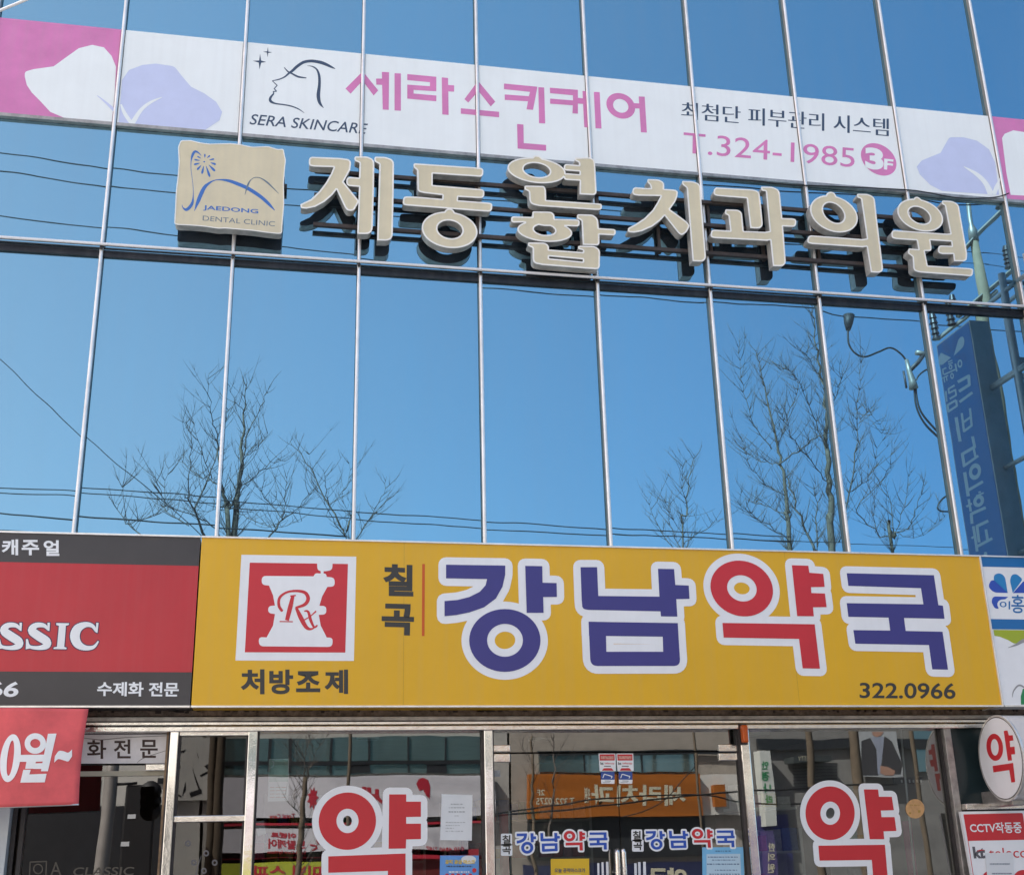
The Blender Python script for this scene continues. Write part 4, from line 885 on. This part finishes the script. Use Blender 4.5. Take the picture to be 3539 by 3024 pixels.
side_m('lettering', TP('F3', [(470,1130,36),(605,1055,36),(612,1165,36),(485,1245,36)], False)+TP('F3', [(492,1375,32),(650,1260,32)])
   +TP('F3', [(430,1170,22),(355,1215,22),(362,1265,22),(440,1225,22),(450,1290,22),(370,1335,22)], False)+TP('F3', [(322,1240,22),(335,1370,22)])+TP('F3', [(450,1350,26),(345,1410,26),(355,1490,26),(460,1420,26),(450,1350,26)], False)
   +TP('F3', [(520,1510,28),(545,1730,28),(640,1660,28),(620,1450,28)], False)+TP('F3', [(540,1620,26),(625,1560,26)])+TP('F3', [(450,1560,40),(480,1760,40)])
   +TP('F4', [(465,90,40),(495,265,40)])+TP('F4', [(650,200,36),(675,330,36),(520,420,36),(545,560,36)], False)+TP('F4', [(530,570,30),(720,440,30)])+TP('F4', [(660,340,30),(685,460,30)])
   +RG('F4', 677, 633, (74,-30), (12,96), (36,-14), (6,44))+TP('F4', [(550,640,40),(595,930,40)])+TP('F4', [(590,860,34),(775,755,34)])
   +RG('F4', 722, 990, (66,-26), (12,70), (26,-10), (5,28))+TP('F4', [(690,930,20),(785,890,20)])+TP('F4', [(720,885,20),(750,880,20)])+TP('F4', [(600,965,30),(625,1120,30)])+TP('F4', [(570,1060,26),(640,1020,26)])+TP('F4', [(640,1270,36),(630,1150,36),(810,1070,36)], False)
   +TP('F4', [(840,1235,36),(700,1300,36),(725,1500,36)], False)+TP('F4', [(810,1340,34),(830,1470,34)])+TP('F4', [(680,1560,34),(890,1450,34)])+TP('F4', [(655,1300,34),(700,1610,34)])+TP('F4', [(630,1450,26),(680,1420,26)])
   +RG('F4', 805, 1640, 22, 26, n=16), PALE)
FR = MATS['frame_grey']
for xx, yy in ((vx+.42, -.2), (vx+.42, yn-.02), (vx+.12, -.2)):
    tubeo('frame_post', [(xx, yy, zb1-.3), (xx, yy, ztop+.28)], .035, FR, VS, 10)
for z in (zb1+.4, zb1+1.2, zb1+2.0, ztop-.6, ztop+.2):
    tubeo('frame_bar', [(vx+.12, -.2, z), (vx+.42, -.2, z)], .022, FR, VS); tubeo('frame_bar', [(vx+.42, -.2, z), (vx+.42, yn-.02, z)], .022, FR, VS)
    tubeo('frame_bar', [(vx+.12, -.02, z-.1), (vx+.12, yn, z-.1)], .022, FR, VS)

# utility pole
YP = 9.6
sp = lambda c, x, y, dy=0.: seen(k(c, (x, y)), YP+dy)
UP = thing('utility_pole', (sp('F5', 735, 1500).x, -YP, 0), 'green grey concrete utility pole with cross arms mirrored behind the last beige letter', 'utility pole')
pb, pt = sp('F5', 735, 1500), sp('F5', 640, 740)
CONC = mat('pole_concrete', (.21, .165, .105), .8, var=.2, scale=5); GALV = mat('galvanised', (.26, .24, .21), .45, .5, var=.2)
bm = bmesh.new(); tube(bm, [(pb.x, -YP, 0), (pb.x, -YP, pb.z), (pb.x, -YP, pt.z)], [.17, .108, .085], 16); bmo('pole', bm, CONC, UP, True)
a = sp('F5', 575, 590); b = sp('F5', 490, 150)
tubeo('top_pipe', [(pb.x, -YP, pt.z), (pb.x, -YP, a.z), (pb.x, -YP, a.z+.12), (pb.x, -YP, b.z+.6)], [.1, .09, .045, .04], GALV, UP, 12)
INS = mat('brown_porcelain', (.02, .017, .02), .25, var=.1)
def insul(p, hgt, par):
    bm = bmesh.new(); n = 5
    for i in range(n):
        z = p.z+hgt*i/n
        bmesh.ops.create_cone(bm, cap_ends=True, segments=14, radius1=.085-.004*i, radius2=.045, depth=hgt/n, matrix=Matrix.Translation((p.x, p.y, z+hgt/n/2)))
    return bmo('insulator', bm, INS, par, False)
for (x0, y0, x1, y1), ins in (((545,760,990,315), (945,300)), ((665,1520,1135,1130), (1080,1110))):
    A_, B_ = sp('F5', x0, y0), sp('F5', x1, y1)
    bm = bmesh.new(); d = (B_-A_).normalized(); tube(bm, [A_-d*.5, B_], .045, 4); tube(bm, [A_-d*.5+Vector((0, .06, .03)), B_+Vector((0, .06, .03))], .02, 4)
    bmo('cross_arm', bm, GALV, UP); p = sp('F5', *ins); insul(Vector((p.x, p.y, p.z)), .5, UP)
A_, B_ = sp('F3', 225, 590), sp('F3', 560, 310); bm = bmesh.new(); tube(bm, [A_, B_+(B_-A_)], .04, 4); bmo('cross_arm', bm, GALV, UP)
for x, y in ((205, 590), (395, 410)): insul(sp('F3', x, y), .55, UP)
# cable fittings hanging on the lines
t = thing('surge_arrester', sp('A6', 1405, 650), 'pale cylindrical surge arrester with looping black cables mirrored beside the blue sign', 'electrical fitting')
tubeo('arrester_body', [sp('A6', 1380, 575), sp('A6', 1395, 640), sp('A6', 1415, 700), sp('A6', 1425, 740)], [.035, .05, .07, .09], GALV, t, 12)
tubeo('bracket', [sp('A6', 1360, 640), sp('A6', 1380, 735)], .02, DARKMETAL, t); tubeo('bracket', [sp('A6', 1395, 640), sp('A6', 1450, 590), sp('A6', 1490, 530)], .04, DARKMETAL, t)
tubeo('bracket', [sp('A6', 1435, 535), sp('A6', 1500, 550)], .05, GALV, t)
tubeo('jumper_cable', cat([tuple(sp('A6', *p)) for p in ((1045,395),(1050,480),(1090,540),(1150,560),(1220,535),(1290,508),(1350,545),(1378,580))]), .018, RUBBER, t)
tubeo('jumper_cable', cat([tuple(sp('A6', *p)) for p in ((1428,740),(1440,850),(1500,960),(1600,1055))]), .018, RUBBER, t)
tubeo('jumper_cable', cat([tuple(sp('A6', *p)) for p in ((1438,730),(1455,850),(1520,950),(1605,1045))]), .018, RUBBER, t)
tubeo('jumper_cable', cat([tuple(sp('A6', *p)) for p in ((1430,720),(1450,670),(1490,635),(1530,625))]), .016, RUBBER, t)
tubeo('jumper_cable', cat([tuple(sp('A6', *p)) for p in ((1660,1335),(1590,1370),(1558,1420),(1580,1445),(1660,1445))]), .016, RUBBER, t)
tubeo('clamp', [sp('A6', 1050, 318), sp('A6', 1048, 360), sp('A6', 1046, 402)], [.1, .08, .04], RUBBER, t)
WIRES = [
 ('A4', [(-900,1280),(0,1345),(420,1367),(1080,1415),(2072,1490)], 'A5', [(900,1425),(1590,1475),(2072,1505),(2600,1535)], 9.5, .018, 'upper of two thin black wires mirrored low in the glass above the yellow sign'),
 ('A4', [(-900,1310),(0,1378),(420,1400),(1080,1452),(2072,1535)], 'A5', [(900,1472),(1590,1503),(2072,1530),(2600,1560)], 9.5, .018, 'lower of two thin black wires mirrored low in the glass above the yellow sign'),
 ('A4', [(-900,1440),(0,1500),(460,1542),(1240,1595),(2072,1650)], None, [], 9.4, .024, 'thick black wire mirrored just above the charcoal shoe shop sign'),
 ('A4', [(-900,1560),(0,1605),(410,1630),(900,1660)], None, [], 9.3, .018, 'lowest black wire mirrored at the top edge of the shoe shop sign'),
 ('A4', [(-500,110),(0,590),(470,1045),(980,1478),(1200,1680)], None, [], 9.5, .014, 'steep diagonal wire mirrored at the far left of the glass'),
 ('A1', [(-900,820),(0,915),(630,1000),(1065,1047),(2000,1150)], 'A2', [(2072,1180),(3200,1290)], 9.2, .022, 'uppermost dark wire mirrored left of the square lightbox'),
 ('A1', [(-900,930),(0,1020),(620,1105),(1050,1155),(2000,1250)], 'A2', [(2072,1300),(3200,1390)], 9.2, .022, 'second dark wire mirrored left of the square lightbox'),
 ('A1', [(-900,1190),(0,1285),(600,1362),(1060,1412),(2000,1515)], 'A2', [(900,1495),(1500,1570)], 9.3, .020, 'dark wire mirrored just above the horizontal rail left of the lightbox'),
 ('A5', [(900,140),(1500,185),(2072,235)], 'A6', [(230,248),(640,270),(870,290),(1010,322),(1475,350),(2072,400)], 9.6, .022, 'black power line mirrored just below the horizontal rail at the right'),
 ('F5', [(-3000,700),(560,878),(720,885),(1000,905),(1400,940)], None, [], 9.6, .014, 'upper power line mirrored beside the pole insulators'),
 ('F5', [(-3000,900),(480,1043),(760,1070),(1200,1118),(1500,1150)], None, [], 9.6, .014, 'lower power line mirrored beside the pole insulators'),
 ('A6', [(-300,1585),(0,1595),(700,1630),(1680,1660),(2072,1690)], None, [], 9.5, .012, 'thin wire mirrored in front of the bare tree crowns at the right'),
]
for c1, p1, c2, p2, Y, r, lab in WIRES:
    pts = [seen(k(c1, p), Y) for p in p1]
    if c2: pts = [p for p in pts if p.x < seen(k(c2, p2[0]), Y).x-.05]+[seen(k(c2, p), Y) for p in p2]
    for p in pts: p.y += random.uniform(-.02, .02)
    tag(tubeo('power_line', cat([tuple(p) for p in pts], 4), r*.5, RUBBER, None, 5), lab, 'wire', 'overhead wires mirrored in the glass')

# bare street trees across the road
BARK = mat('bark', (.13, .10, .068), .9, var=.3, scale=9); TWIG = mat('twig', (.115, .095, .08), .9, var=.3, scale=9)
def tree(name, Y, stems, label, tw=1.0):
    base = None; bt, bb = bmesh.new(), bmesh.new()
    for ci, (c, pts, w0, w1, is_trunk) in enumerate(stems):
        dy = 0 if is_trunk else random.uniform(-1.0, 1.0)
        P = []
        for i, p in enumerate(pts):
            t_ = i/(len(pts)-1); v = seen(k(c, p), Y); v = EYE_M+(v-EYE_M)*(1+dy*t_/(Y+CD)); P.append(v)
        if is_trunk:
            b0 = Vector((P[0].x, P[0].y, 0)); P = [b0]+P
            if base is None: base = b0.copy()
        Q = [Vector(q) for q in cat([tuple(p) for p in P], 5)]
        n = len(Q); rad = [(w0*(1-i/(n-1))+w1*i/(n-1))*(.72 if is_trunk else .5) for i in range(n)]
        if is_trunk: rad = [.72*w0*(1.5-.5*min(1, Q[i].z/4)) if Q[i].z < P[1].z else rad[i] for i in range(n)]
        for i in range(1, n-1): Q[i] = Q[i]+Vector((random.gauss(0, .012), random.gauss(0, .03), random.gauss(0, .012)))
        tube(bt if is_trunk else bb, Q, rad, 7 if is_trunk else 5)
        zmin = P[1].z if is_trunk else 0
        ln = 0
        for i in range(1, n):
            seg = Q[i]-Q[i-1]; ln += seg.length
            if Q[i].z < zmin-.5: ln = 0; continue
            while ln > .075/tw:
                ln -= .075/tw
                d = seg.normalized(); side = random.choice((-1, 1))
                nd = (d*random.uniform(.3, .8)+Vector((side*random.uniform(.5, 1.), random.uniform(-.8, .8), random.uniform(.1, .7)))).normalized()
                L_ = random.uniform(.15, .85)*(.5+.5*random.random()); p = Q[i].copy(); pts_ = [p]; q = p
                for s in range(4):
                    nd = (nd+Vector((random.gauss(0, .1), random.gauss(0, .12), .13))).normalized(); q = q+nd*L_/4; pts_.append(q)
                r0 = random.uniform(.0037, .0062); tube(bb, pts_, [r0, r0*.8, r0*.65, r0*.5, r0*.3], 4)
                if L_ > .3:
                    for s in range(random.randint(1, 4)):
                        j = random.randint(1, 3); e = (nd+Vector((random.uniform(-.9, .9), random.uniform(-.9, .9), random.uniform(-.1, .5)))).normalized()
                        l2 = random.uniform(.06, .25); tube(bb, [pts_[j], pts_[j]+e*l2*.5, pts_[j]+e*l2+Vector((0, 0, .03))], [r0*.55, r0*.45, r0*.25], 3)
    t = thing(name, base, label, 'tree', 'bare street trees mirrored in the glass')
    bmo('trunk', bt, BARK, t, True); bmo('crown', bb, TWIG, t, True)
EYE_M = Vector((CX, CD, CH))                 # the camera's mirror image
tree('street_tree', 10.2, [
 ('A4', [(1410,1660),(1415,1490),(1435,1340),(1445,1180),(1455,1030),(1462,900),(1478,725)], .085, .008, True),
 ('A4', [(1365,1660),(1355,1500),(1338,1390),(1300,1270),(1270,1080)], .07, .01, True),
 ('A4', [(1380,1480),(1420,1400),(1480,1060),(1560,880),(1620,750)], .04, .006, False),
 ('A4', [(1195,1660),(1130,1500),(1080,1420)], .05, .012, False), ('A4', [(1130,1500),(1220,1310),(1310,1060),(1365,900)], .03, .006, False),
 ('A4', [(1100,1450),(1115,1250),(1130,1080),(1078,960)], .022, .005, False), ('A4', [(1330,1390),(1230,1330),(1150,1290),(1020,1190)], .03, .005, False),
 ('A4', [(1300,1190),(1260,1020),(1240,900),(1228,690)], .022, .005, False), ('A4', [(1240,1320),(1190,1180),(1135,970)], .02, .005, False),
 ('A4', [(1600,1660),(1680,1560),(1760,1500),(1890,1350)], .03, .005, False), ('A4', [(1680,1560),(1700,1420),(1720,1270)], .022, .005, False),
 ('A4', [(1690,1550),(1600,1440),(1530,1330)], .018, .005, False), ('A4', [(1440,1190),(1540,1120),(1605,1030)], .018, .005, False),
 ('A4', [(1430,1350),(1540,1290),(1640,1200),(1700,1200)], .02, .005, False), ('A4', [(1455,900),(1400,840),(1365,740)], .015, .004, False),
 ('A4', [(1330,1660),(1210,1580),(980,1470),(890,1285)], .028, .005, False), ('A4', [(1100,1600),(960,1480),(975,1260)], .02, .005, False),
 ('A4', [(815,1650),(730,1580),(670,1470)], .025, .006, False), ('A4', [(730,1575),(710,1370)], .014, .004, False), ('A4', [(735,1585),(890,1540),(965,1485)], .014, .004, False),
 ('A4', [(1420,1500),(1520,1560),(1640,1600),(1800,1560)], .016, .004, False), ('A4', [(1370,1480),(1250,1500),(1120,1540)], .016, .004, False)],
 'bare street tree mirrored in the glass above the yellow sign at the left')
tree('street_tree', 10.2, [
 ('A4', [(2110,1700),(2060,1640),(1980,1480),(1860,1250),(1735,1085)], .035, .005, True), ('A4', [(1965,1460),(1945,1340),(1935,1240)], .014, .004, False),
 ('A4', [(1975,1455),(2030,1400),(2075,1340),(2090,1200)], .014, .004, False), ('A4', [(1860,1250),(1850,1160)], .008, .003, False),
 ('A5', [(200,1560),(280,1440),(350,1310),(382,1190)], .022, .005, False), ('A5', [(160,1540),(80,1420),(0,1250)], .018, .005, False), ('A5', [(210,1540),(320,1390),(395,1310)], .014, .004, False)],
 'sparse bare tree mirrored behind the third silver mullion', .7)
tree('street_tree', 10.0, [
 ('A6', [(960,1690),(955,1500),(945,1300),(935,1100),(920,880),(905,700),(870,500),(840,280)], .105, .007, True),
 ('A6', [(715,1690),(690,1450),(670,1230),(620,1020),(570,750),(520,540)], .07, .006, True),
 ('A6', [(860,1690),(760,1440),(690,1260)], .05, .03, False), ('A6', [(870,1690),(868,1500),(860,1300)], .035, .01, False),
 ('A6', [(640,1190),(760,1110),(860,1040),(940,1005)], .03, .012, False), ('A6', [(650,1185),(520,1160),(440,1100)], .02, .005, False),
 ('A6', [(1000,1640),(1050,1350),(1100,1050),(1110,750),(1140,520)], .035, .005, False), ('A6', [(600,1100),(500,950),(440,740),(410,520)], .02, .004, False),
 ('A6', [(940,1290),(800,1130),(710,1000),(640,860)], .022, .005, False), ('A6', [(640,1080),(700,900),(760,730),(690,640)], .02, .005, False),
 ('A6', [(930,1100),(850,900),(760,700),(650,620)], .02, .005, False), ('A6', [(1050,1330),(1180,1240),(1240,1000)], .018, .004, False),
 ('A6', [(690,1480),(540,1410),(480,1390)], .02, .006, False), ('A6', [(690,1380),(580,1300),(480,1200),(430,1040)], .018, .004, False), ('A6', [(720,1640),(560,1520),(410,1400)], .018, .004, False),
 ('A6', [(920,880),(980,760),(1010,650)], .016, .004, False), ('A6', [(905,700),(850,600),(770,530)], .014, .004, False), ('A6', [(1105,950),(1180,880),(1250,1000)], .012, .004, False)],
 'tall bare street tree with two leaders mirrored above the red syllable', 1.7)
tree('street_tree', 10.4, [
 ('A6', [(1290,1690),(1310,1610),(1318,1570)], .05, .035, True), ('A6', [(1310,1600),(1210,1585),(1090,1440),(1180,1330),(1260,1250),(1310,1060)], .026, .005, False),
 ('A6', [(1318,1575),(1400,1540),(1450,1420),(1500,1270)], .024, .005, False), ('A6', [(1312,1580),(1300,1400),(1265,1260)], .022, .005, False), ('A6', [(1318,1575),(1390,1380),(1395,1200)], .014, .004, False),
 ('A6', [(1330,1575),(1450,1600),(1600,1480)], .014, .004, False), ('A6', [(1200,1580),(1190,1400),(1175,1280)], .014, .004, False)],
 'low bare tree mirrored between the tall tree and the blue vertical sign', .9)
tree('street_tree', 10.6, [
 ('A6', [(108,1690),(115,1480),(130,1300),(165,1130)], .028, .006, True), ('A6', [(112,1600),(40,1480),(20,1400)], .014, .004, False), ('A6', [(110,1640),(220,1560),(320,1500)], .014, .004, False),
 ('A6', [(120,1440),(90,1240),(105,1170)], .012, .004, False), ('A5', [(1960,1600),(1850,1440),(1815,1310)], .018, .004, False), ('A5', [(2000,1600),(1940,1460),(1912,1320)], .014, .004, False)],
 'slender young bare tree mirrored left of the tall tree', 1.2)
tree('street_tree', 9.3, [
 ('B6', [(400,1500),(440,1050),(465,660)], .075, .045, True), ('B6', [(465,700),(430,560),(360,340)], .016, .005, False), ('B6', [(465,680),(520,540),(590,330)], .016, .005, False), ('B6', [(462,660),(470,480),(500,320)], .02, .006, False), ('B6', [(440,1000),(390,880),(380,760)], .01, .004, False)],
 'young bare tree mirrored in the left shop window', 1.2)
tree('street_tree', 9.4, [
 ('B7', [(410,1350),(402,900),(395,600),(400,300)], .05, .025, True), ('B7', [(400,600),(350,450),(310,300)], .012, .005, False), ('B7', [(500,1050),(540,760),(545,430),(555,290)], .035, .02, False)],
 'thin twin stemmed sapling mirrored in the left glass door', .5)

# the houses across the road
YO = 14.2
so_ = lambda c, x, y, d=0.: seen(k(c, (x, y)), YO-d)
def house(name, xl, xr, h, M, label):
    t = thing(name, ((xl+xr)/2, -YO, 0), label, 'building', 'buildings across the road mirrored in the shop glass')
    box('wall', xl, xr, -YO-8, -YO, 0, h, M, t); box('parapet', xl-.05, xr+.05, -YO-8.05, -YO+.08, h+.003, h+.25, M, t); return t
def hrect(t, name, c, x0, y0, x1, y1, M, d=.06, th=.05):
    a, b = so_(c, x0, y0, d), so_(c, x1, y1, d); return box(name, a.x, b.x, -YO+d-th, -YO+d, b.z, a.z, M, t)
def htext(t, body, c, x0, y0, x1, y1, M, d=.064, bold=.02, shear=0.):   # reads properly from the road, mirrored in the glass
    f = lambda p: so_(c, p[0], p[1], d)
    return lettering('lettering', body, [f((x1, y0)), f((x0, y0)), f((x0, y1)), f((x1, y1))], M, t, bold, shear, 1., None, Vector((0, 1, 0)))
TEAL = mat('teal_glass', (.34, .47, .46), .06, .8, var=.15, scale=1.5); BEI = mat('beige_stone', (.34, .30, .25), .8, var=.2, scale=5)
PALEW = mat('pale_wall', (.62, .60, .54), .8, var=.1, scale=3); GREYT = mat('grey_shutter', (.22, .215, .20), .7, var=.12, scale=8)
DKW = mat('dark_shopfront', (.03, .032, .035), .3, var=.2)
xa, xb_, xc = so_('B6', -300, 700).x, so_('B7', 240, 700).x, so_('B8', 60, 700).x
HD = house('corner_house', -16, xa-.05, 6.6, PALEW, 'pale building with dark shopfront mirrored in the shoe shop glass')
hrect(HD, 'shopfront', 'B5', -900, 905, 1330, 1700, DKW); hrect(HD, 'window', 'B5', 1255, 655, 1330, 700, DKW, .05)
hrect(HD, 'window', 'B5', -600, 650, 735, 905, DKW, .05)
hrect(HD, 'sign_panel', 'B5', 1400, 340, 1755, 840, PALEW, .12, .06)
P = []
for pts in (((1440,470),(1508,445),(1490,470)), ((1600,470),(1620,520),(1605,500)), ((1665,580),(1735,545),(1745,580),(1690,610)), ((1630,655),(1700,620),(1700,640),(1640,668)), ((1560,580),(1645,790),(1630,800)), ((1490,820),(1515,700),(1522,770)), ((1550,790),(1640,760),(1645,795),(1560,825)), ((1400,780),(1480,810),(1490,830)), ((1420,600),(1465,570),(1465,590))):
    P.append([(so_('B5', x, y).x, so_('B5', x, y).z) for x, y in pts])
flat2('tick_mark', P, -YO+.125, DKW, HD, 0., None, 0, -1)
HA = house('salon_house', xa, xb_-.05, 6.9, mat('tile_wall', (.40, .38, .34), .8, var=.2, scale=10), 'teal windowed building with white salon signs mirrored in the left shop window')
hrect(HA, 'window', 'B6', -200, 345, 1895, 630, TEAL)
for x in (190, 345, 670, 985, 1290, 1590): hrect(HA, 'window_frame', 'B6', x-7, 343, x+7, 632, DKW, .09)
hrect(HA, 'window_frame', 'B6', -200, 540, 1895, 552, DKW, .10)
hrect(HA, 'window_sash', 'B6', 830, 560, 985, 632, DKW, .08); hrect(HA, 'window_sash', 'B6', 1440, 560, 1600, 632, DKW, .08)
WS = mat('salon_white', (.62, .60, .62), .5, var=.08); WR = mat('salon_red', (.45, .02, .04), .5, var=.08)
hrect(HA, 'sign', 'B6', -250, 672, 1975, 990, WS, .2, .15); hrect(HA, 'sign_edge', 'B6', -250, 990, 1980, 1008, WR, .2, .15)
hrect(HA, 'sign', 'B6', -250, 1075, 1760, 1268, WS, .2, .15); hrect(HA, 'sign_edge', 'B6', -250, 1270, 1840, 1300, WR, .2, .15)
hrect(HA, 'sign', 'B6', -250, 1318, 640, 1500, mat('salon_lime', (.42, .46, .04), .5, var=.05), .2, .15)
hrect(HA, 'shopfront', 'B6', 640, 1305, 1900, 1700, mat('dark_red_front', (.14, .015, .015), .5, var=.2), .1, .08)
htext(HA, 'Total Care', 'B6', 185, 950, 388, 984, WR, .205); htext(HA, '토탈케어', 'B6', 168, 1152, 470, 1232, WR, .205, .03); htext(HA, 'Total Care System', 'B6', 165, 1246, 480, 1280, WR, .21, .01)
htext(HA, '세', 'B6', 930, 740, 1100, 900, WR, .205, .04); htext(HA, '010 4860 7187', 'B6', 1420, 1204, 1730, 1236, WR, .205, .02)
htext(HA, '이벤트', 'B6', 190, 1095, 395, 1140, WR, .205, .05)
def hflat(t, name, c, polys, M, d): return flat2(name, [[(so_(c, *p, d).x, so_(c, *p, d).z) for p in P_] for P_ in polys], -YO+d, M, t, 0., None, 0, -1)
star = [(525+ (46 if i % 2 == 0 else 26)*math.cos(i*math.pi/9), 830+(92 if i % 2 == 0 else 55)*math.sin(i*math.pi/9)) for i in range(18)]
hflat(HA, 'starburst', 'B6', [star], WR, .206)
hflat(HA, 'hair_drawing', 'B6', [[(1355,720),(1375,685),(1410,672),(1450,690),(1465,740),(1460,830),(1430,800),(1410,760),(1380,770),(1368,745)]], WR, .206)
hflat(HA, 'sparkle_drawing', 'B6', [[(505,1190),(560,1205),(555,1215),(508,1205)], [(520,1240),(560,1215),(565,1228),(530,1248)], [(555,1150),(580,1190),(570,1200),(550,1165)]], WR, .206)
htext(HA, '미백 스파', 'B6', 40, 1365, 600, 1470, WR, .205, .03)
HB = house('dental_house', xb_, xc-.05, 6.8, BEI, 'beige stone building with an orange dental sign mirrored in the glass doors')
hrect(HB, 'window', 'B7', 440, 425, 1560, 548, TEAL); hrect(HB, 'dark_band', 'B7', 440, 405, 1900, 425, DKW, .1)
hrect(HB, 'shopfront', 'B7', 360, 890, 1650, 1150, DKW); hrect(HB, 'shopfront', 'B7', 330, 1220, 1900, 1600, mat('navy_front', (.03, .035, .09), .4, var=.1))
for x in (760, 1180): hrect(HB, 'window_frame', 'B7', x-8, 425, x+8, 548, DKW, .09)
OS = mat('orange_sign', (.38, .115, .012), .5, var=.06); CREAM = mat('cream_letter', (.62, .58, .42), .5, var=.05)
hrect(HB, 'sign', 'B7', 362, 578, 1622, 866, OS, .25, .18)
htext(HB, '세라치과', 'B7', 805, 640, 1500, 800, CREAM, .256, .03, .0); htext(HB, '의원', 'B7', 752, 665, 795, 780, CREAM, .256, .03)
htext(HB, '2F', 'B7', 428, 682, 482, 722, CREAM, .256, .02); htext(HB, 'T.322-0275', 'B7', 425, 738, 682, 786, CREAM, .256, .02)
hrect(HB, 'sign', 'B7', 1535, 575, 1880, 860, PALEW, .12, .08)
hrect(HB, 'sign', 'B7', 1700, 640, 1785, 800, OS, .3, .15)
htext(HB, '약국', 'B7', 1225, 1235, 1500, 1380, CREAM, .07, .05)
HC = house('shutter_house', xc, 26, 6.9, GREYT, 'grey shuttered building with a white and green upright sign mirrored in the right shop window')
hrect(HC, 'sign_band', 'B8', 130, 325, 1500, 385, DKW, .1); hrect(HC, 'awning', 'B8', 400, 440, 680, 480, mat('dark_awning', (.05, .06, .06), .6, var=.1), .5, .45)
htext(HC, 'PRETTY', 'B8', 430, 440, 545, 470, CREAM, .505, .0)
for i in range(9): hrect(HC, 'shutter_rib', 'B8', 395, 495+i*24, 720, 499+i*24, DKW, .02, .015)
hrect(HC, 'upright_sign', 'B8', 148, 402, 280, 950, mat('pale_sign', (.58, .60, .55), .5, var=.05), .35, .3)
for ch, (x0, y0, x1, y1) in (('안', (165,480,215,545)), ('경', (172,560,222,625)), ('나', (178,640,228,705)), ('라', (185,720,235,785))): htext(HC, ch, 'B8', x0, y0, x1, y1, GREEN, .356, .03)
hrect(HC, 'shopfront', 'B8', 110, 870, 420, 1500, mat('violet_front', (.05, .05, .17), .4, var=.1), .1, .08)
hrect(HC, 'upright_sign', 'B8', 200, 990, 285, 1350, mat('indigo_sign', (.07, .05, .16), .4, var=.1), .4, .3)
for i, ch in enumerate('한의원'): htext(HC, ch, 'B8', 212, 1080+i*75, 258, 1140+i*75, CREAM, .406, .02)
hrect(HC, 'window', 'B8', 1240, 250, 1520, 560, TEAL, .08)
# suit poster on that building
hrect(HC, 'poster', 'B8', 835, 270, 1180, 595, mat('poster_grey', (.40, .42, .42), .5, var=.08), .25, .1)
hflat(HC, 'jacket_print', 'B8', [[(890,345),(960,320),(1000,400),(1010,585),(890,590)], [(1060,300),(1110,340),(1170,500),(1160,575),(1100,570),(1030,560),(1045,420)]], mat('jacket_grey', (.05, .05, .055), .7, var=.1), .254)
hflat(HC, 'shirt_print', 'B8', [[(965,315),(1060,305),(1045,420),(1030,570),(1008,580),(1000,400)]], mat('shirt_blue', (.30, .33, .40), .7, var=.05), .253)
hflat(HC, 'hand_print', 'B8', [[(1030,515),(1080,525),(1130,550),(1120,580),(1060,580),(1028,565)], [(975,272),(1055,272),(1040,295),(1010,310),(985,298)]], mat('skin_print', (.42, .24, .17), .7, var=.1), .256)

# street lamp pole and traffic signal mirrored in the shoe shop door
YT = 9.6
st = lambda x, y: seen(k('B5', (x, y)), YT)
p0, p1 = st(785, 1437), st(865, 640)
t = thing('lamp_post', (p0.x, -YT, 0), 'pale steel post mirrored in the shoe shop door', 'post')
tubeo('post', [(p0.x, -YT, 0), p0, p1, p1+(p1-p0)*.5], [.10, .10, .09, .08], mat('grey_steel', (.38, .36, .33), .5, .4, var=.15), t, 12)
a, b = st(980, 705), st(1190, 1500)
t = thing('traffic_signal', ((a.x+b.x)/2, -YT, b.z), 'black traffic signal seen from behind mirrored in the shoe shop door', 'traffic light')
box('signal_housing', a.x, b.x, -YT-.15, -YT, max(b.z, .8), a.z, RUBBER, t, .03)
for lx, ly in ((1032,968), (978,1193)):
    c = st(lx, ly); box('signal_label', c.x-.06, c.x+.06, -YT, -YT+.006, c.z-.03, c.z+.03, WHITE, t)
tubeo('signal_arm', [st(865, 705), st(1075, 690)], .02, RUBBER, t)
for y in (760, 840, 920):
    c = st(1190, y); tubeo('visor', [c, c+Vector((.0, -.18, 0))], [.15, .15], RUBBER, t, 14)
tubeo('post', [((a.x+b.x)/2, -YT-.05, 0), ((a.x+b.x)/2, -YT-.05, max(b.z, .8)+.1)], .05, RUBBER, t)
# service wires low across the doors
for pts, r, lab in (([(-900,930),(240,855),(560,830),(1000,785),(1640,710),(1880,690),(3000,640)], .014, 'upper black service wire mirrored across the orange sign'), ([(-900,905),(0,862),(870,745),(1000,735),(1640,715),(1960,770),(3000,800)], .012, 'crossing black service wire mirrored over the orange sign'), ([(1040,880),(1300,790),(1480,600),(1560,520)], .008, 'thin slanting wire mirrored over the orange sign')):
    tag(tubeo('service_wire', cat([tuple(seen(k('B7', p), 9.0)) for p in pts]), r, RUBBER, None, 5), lab, 'wire', 'overhead wires mirrored in the glass')
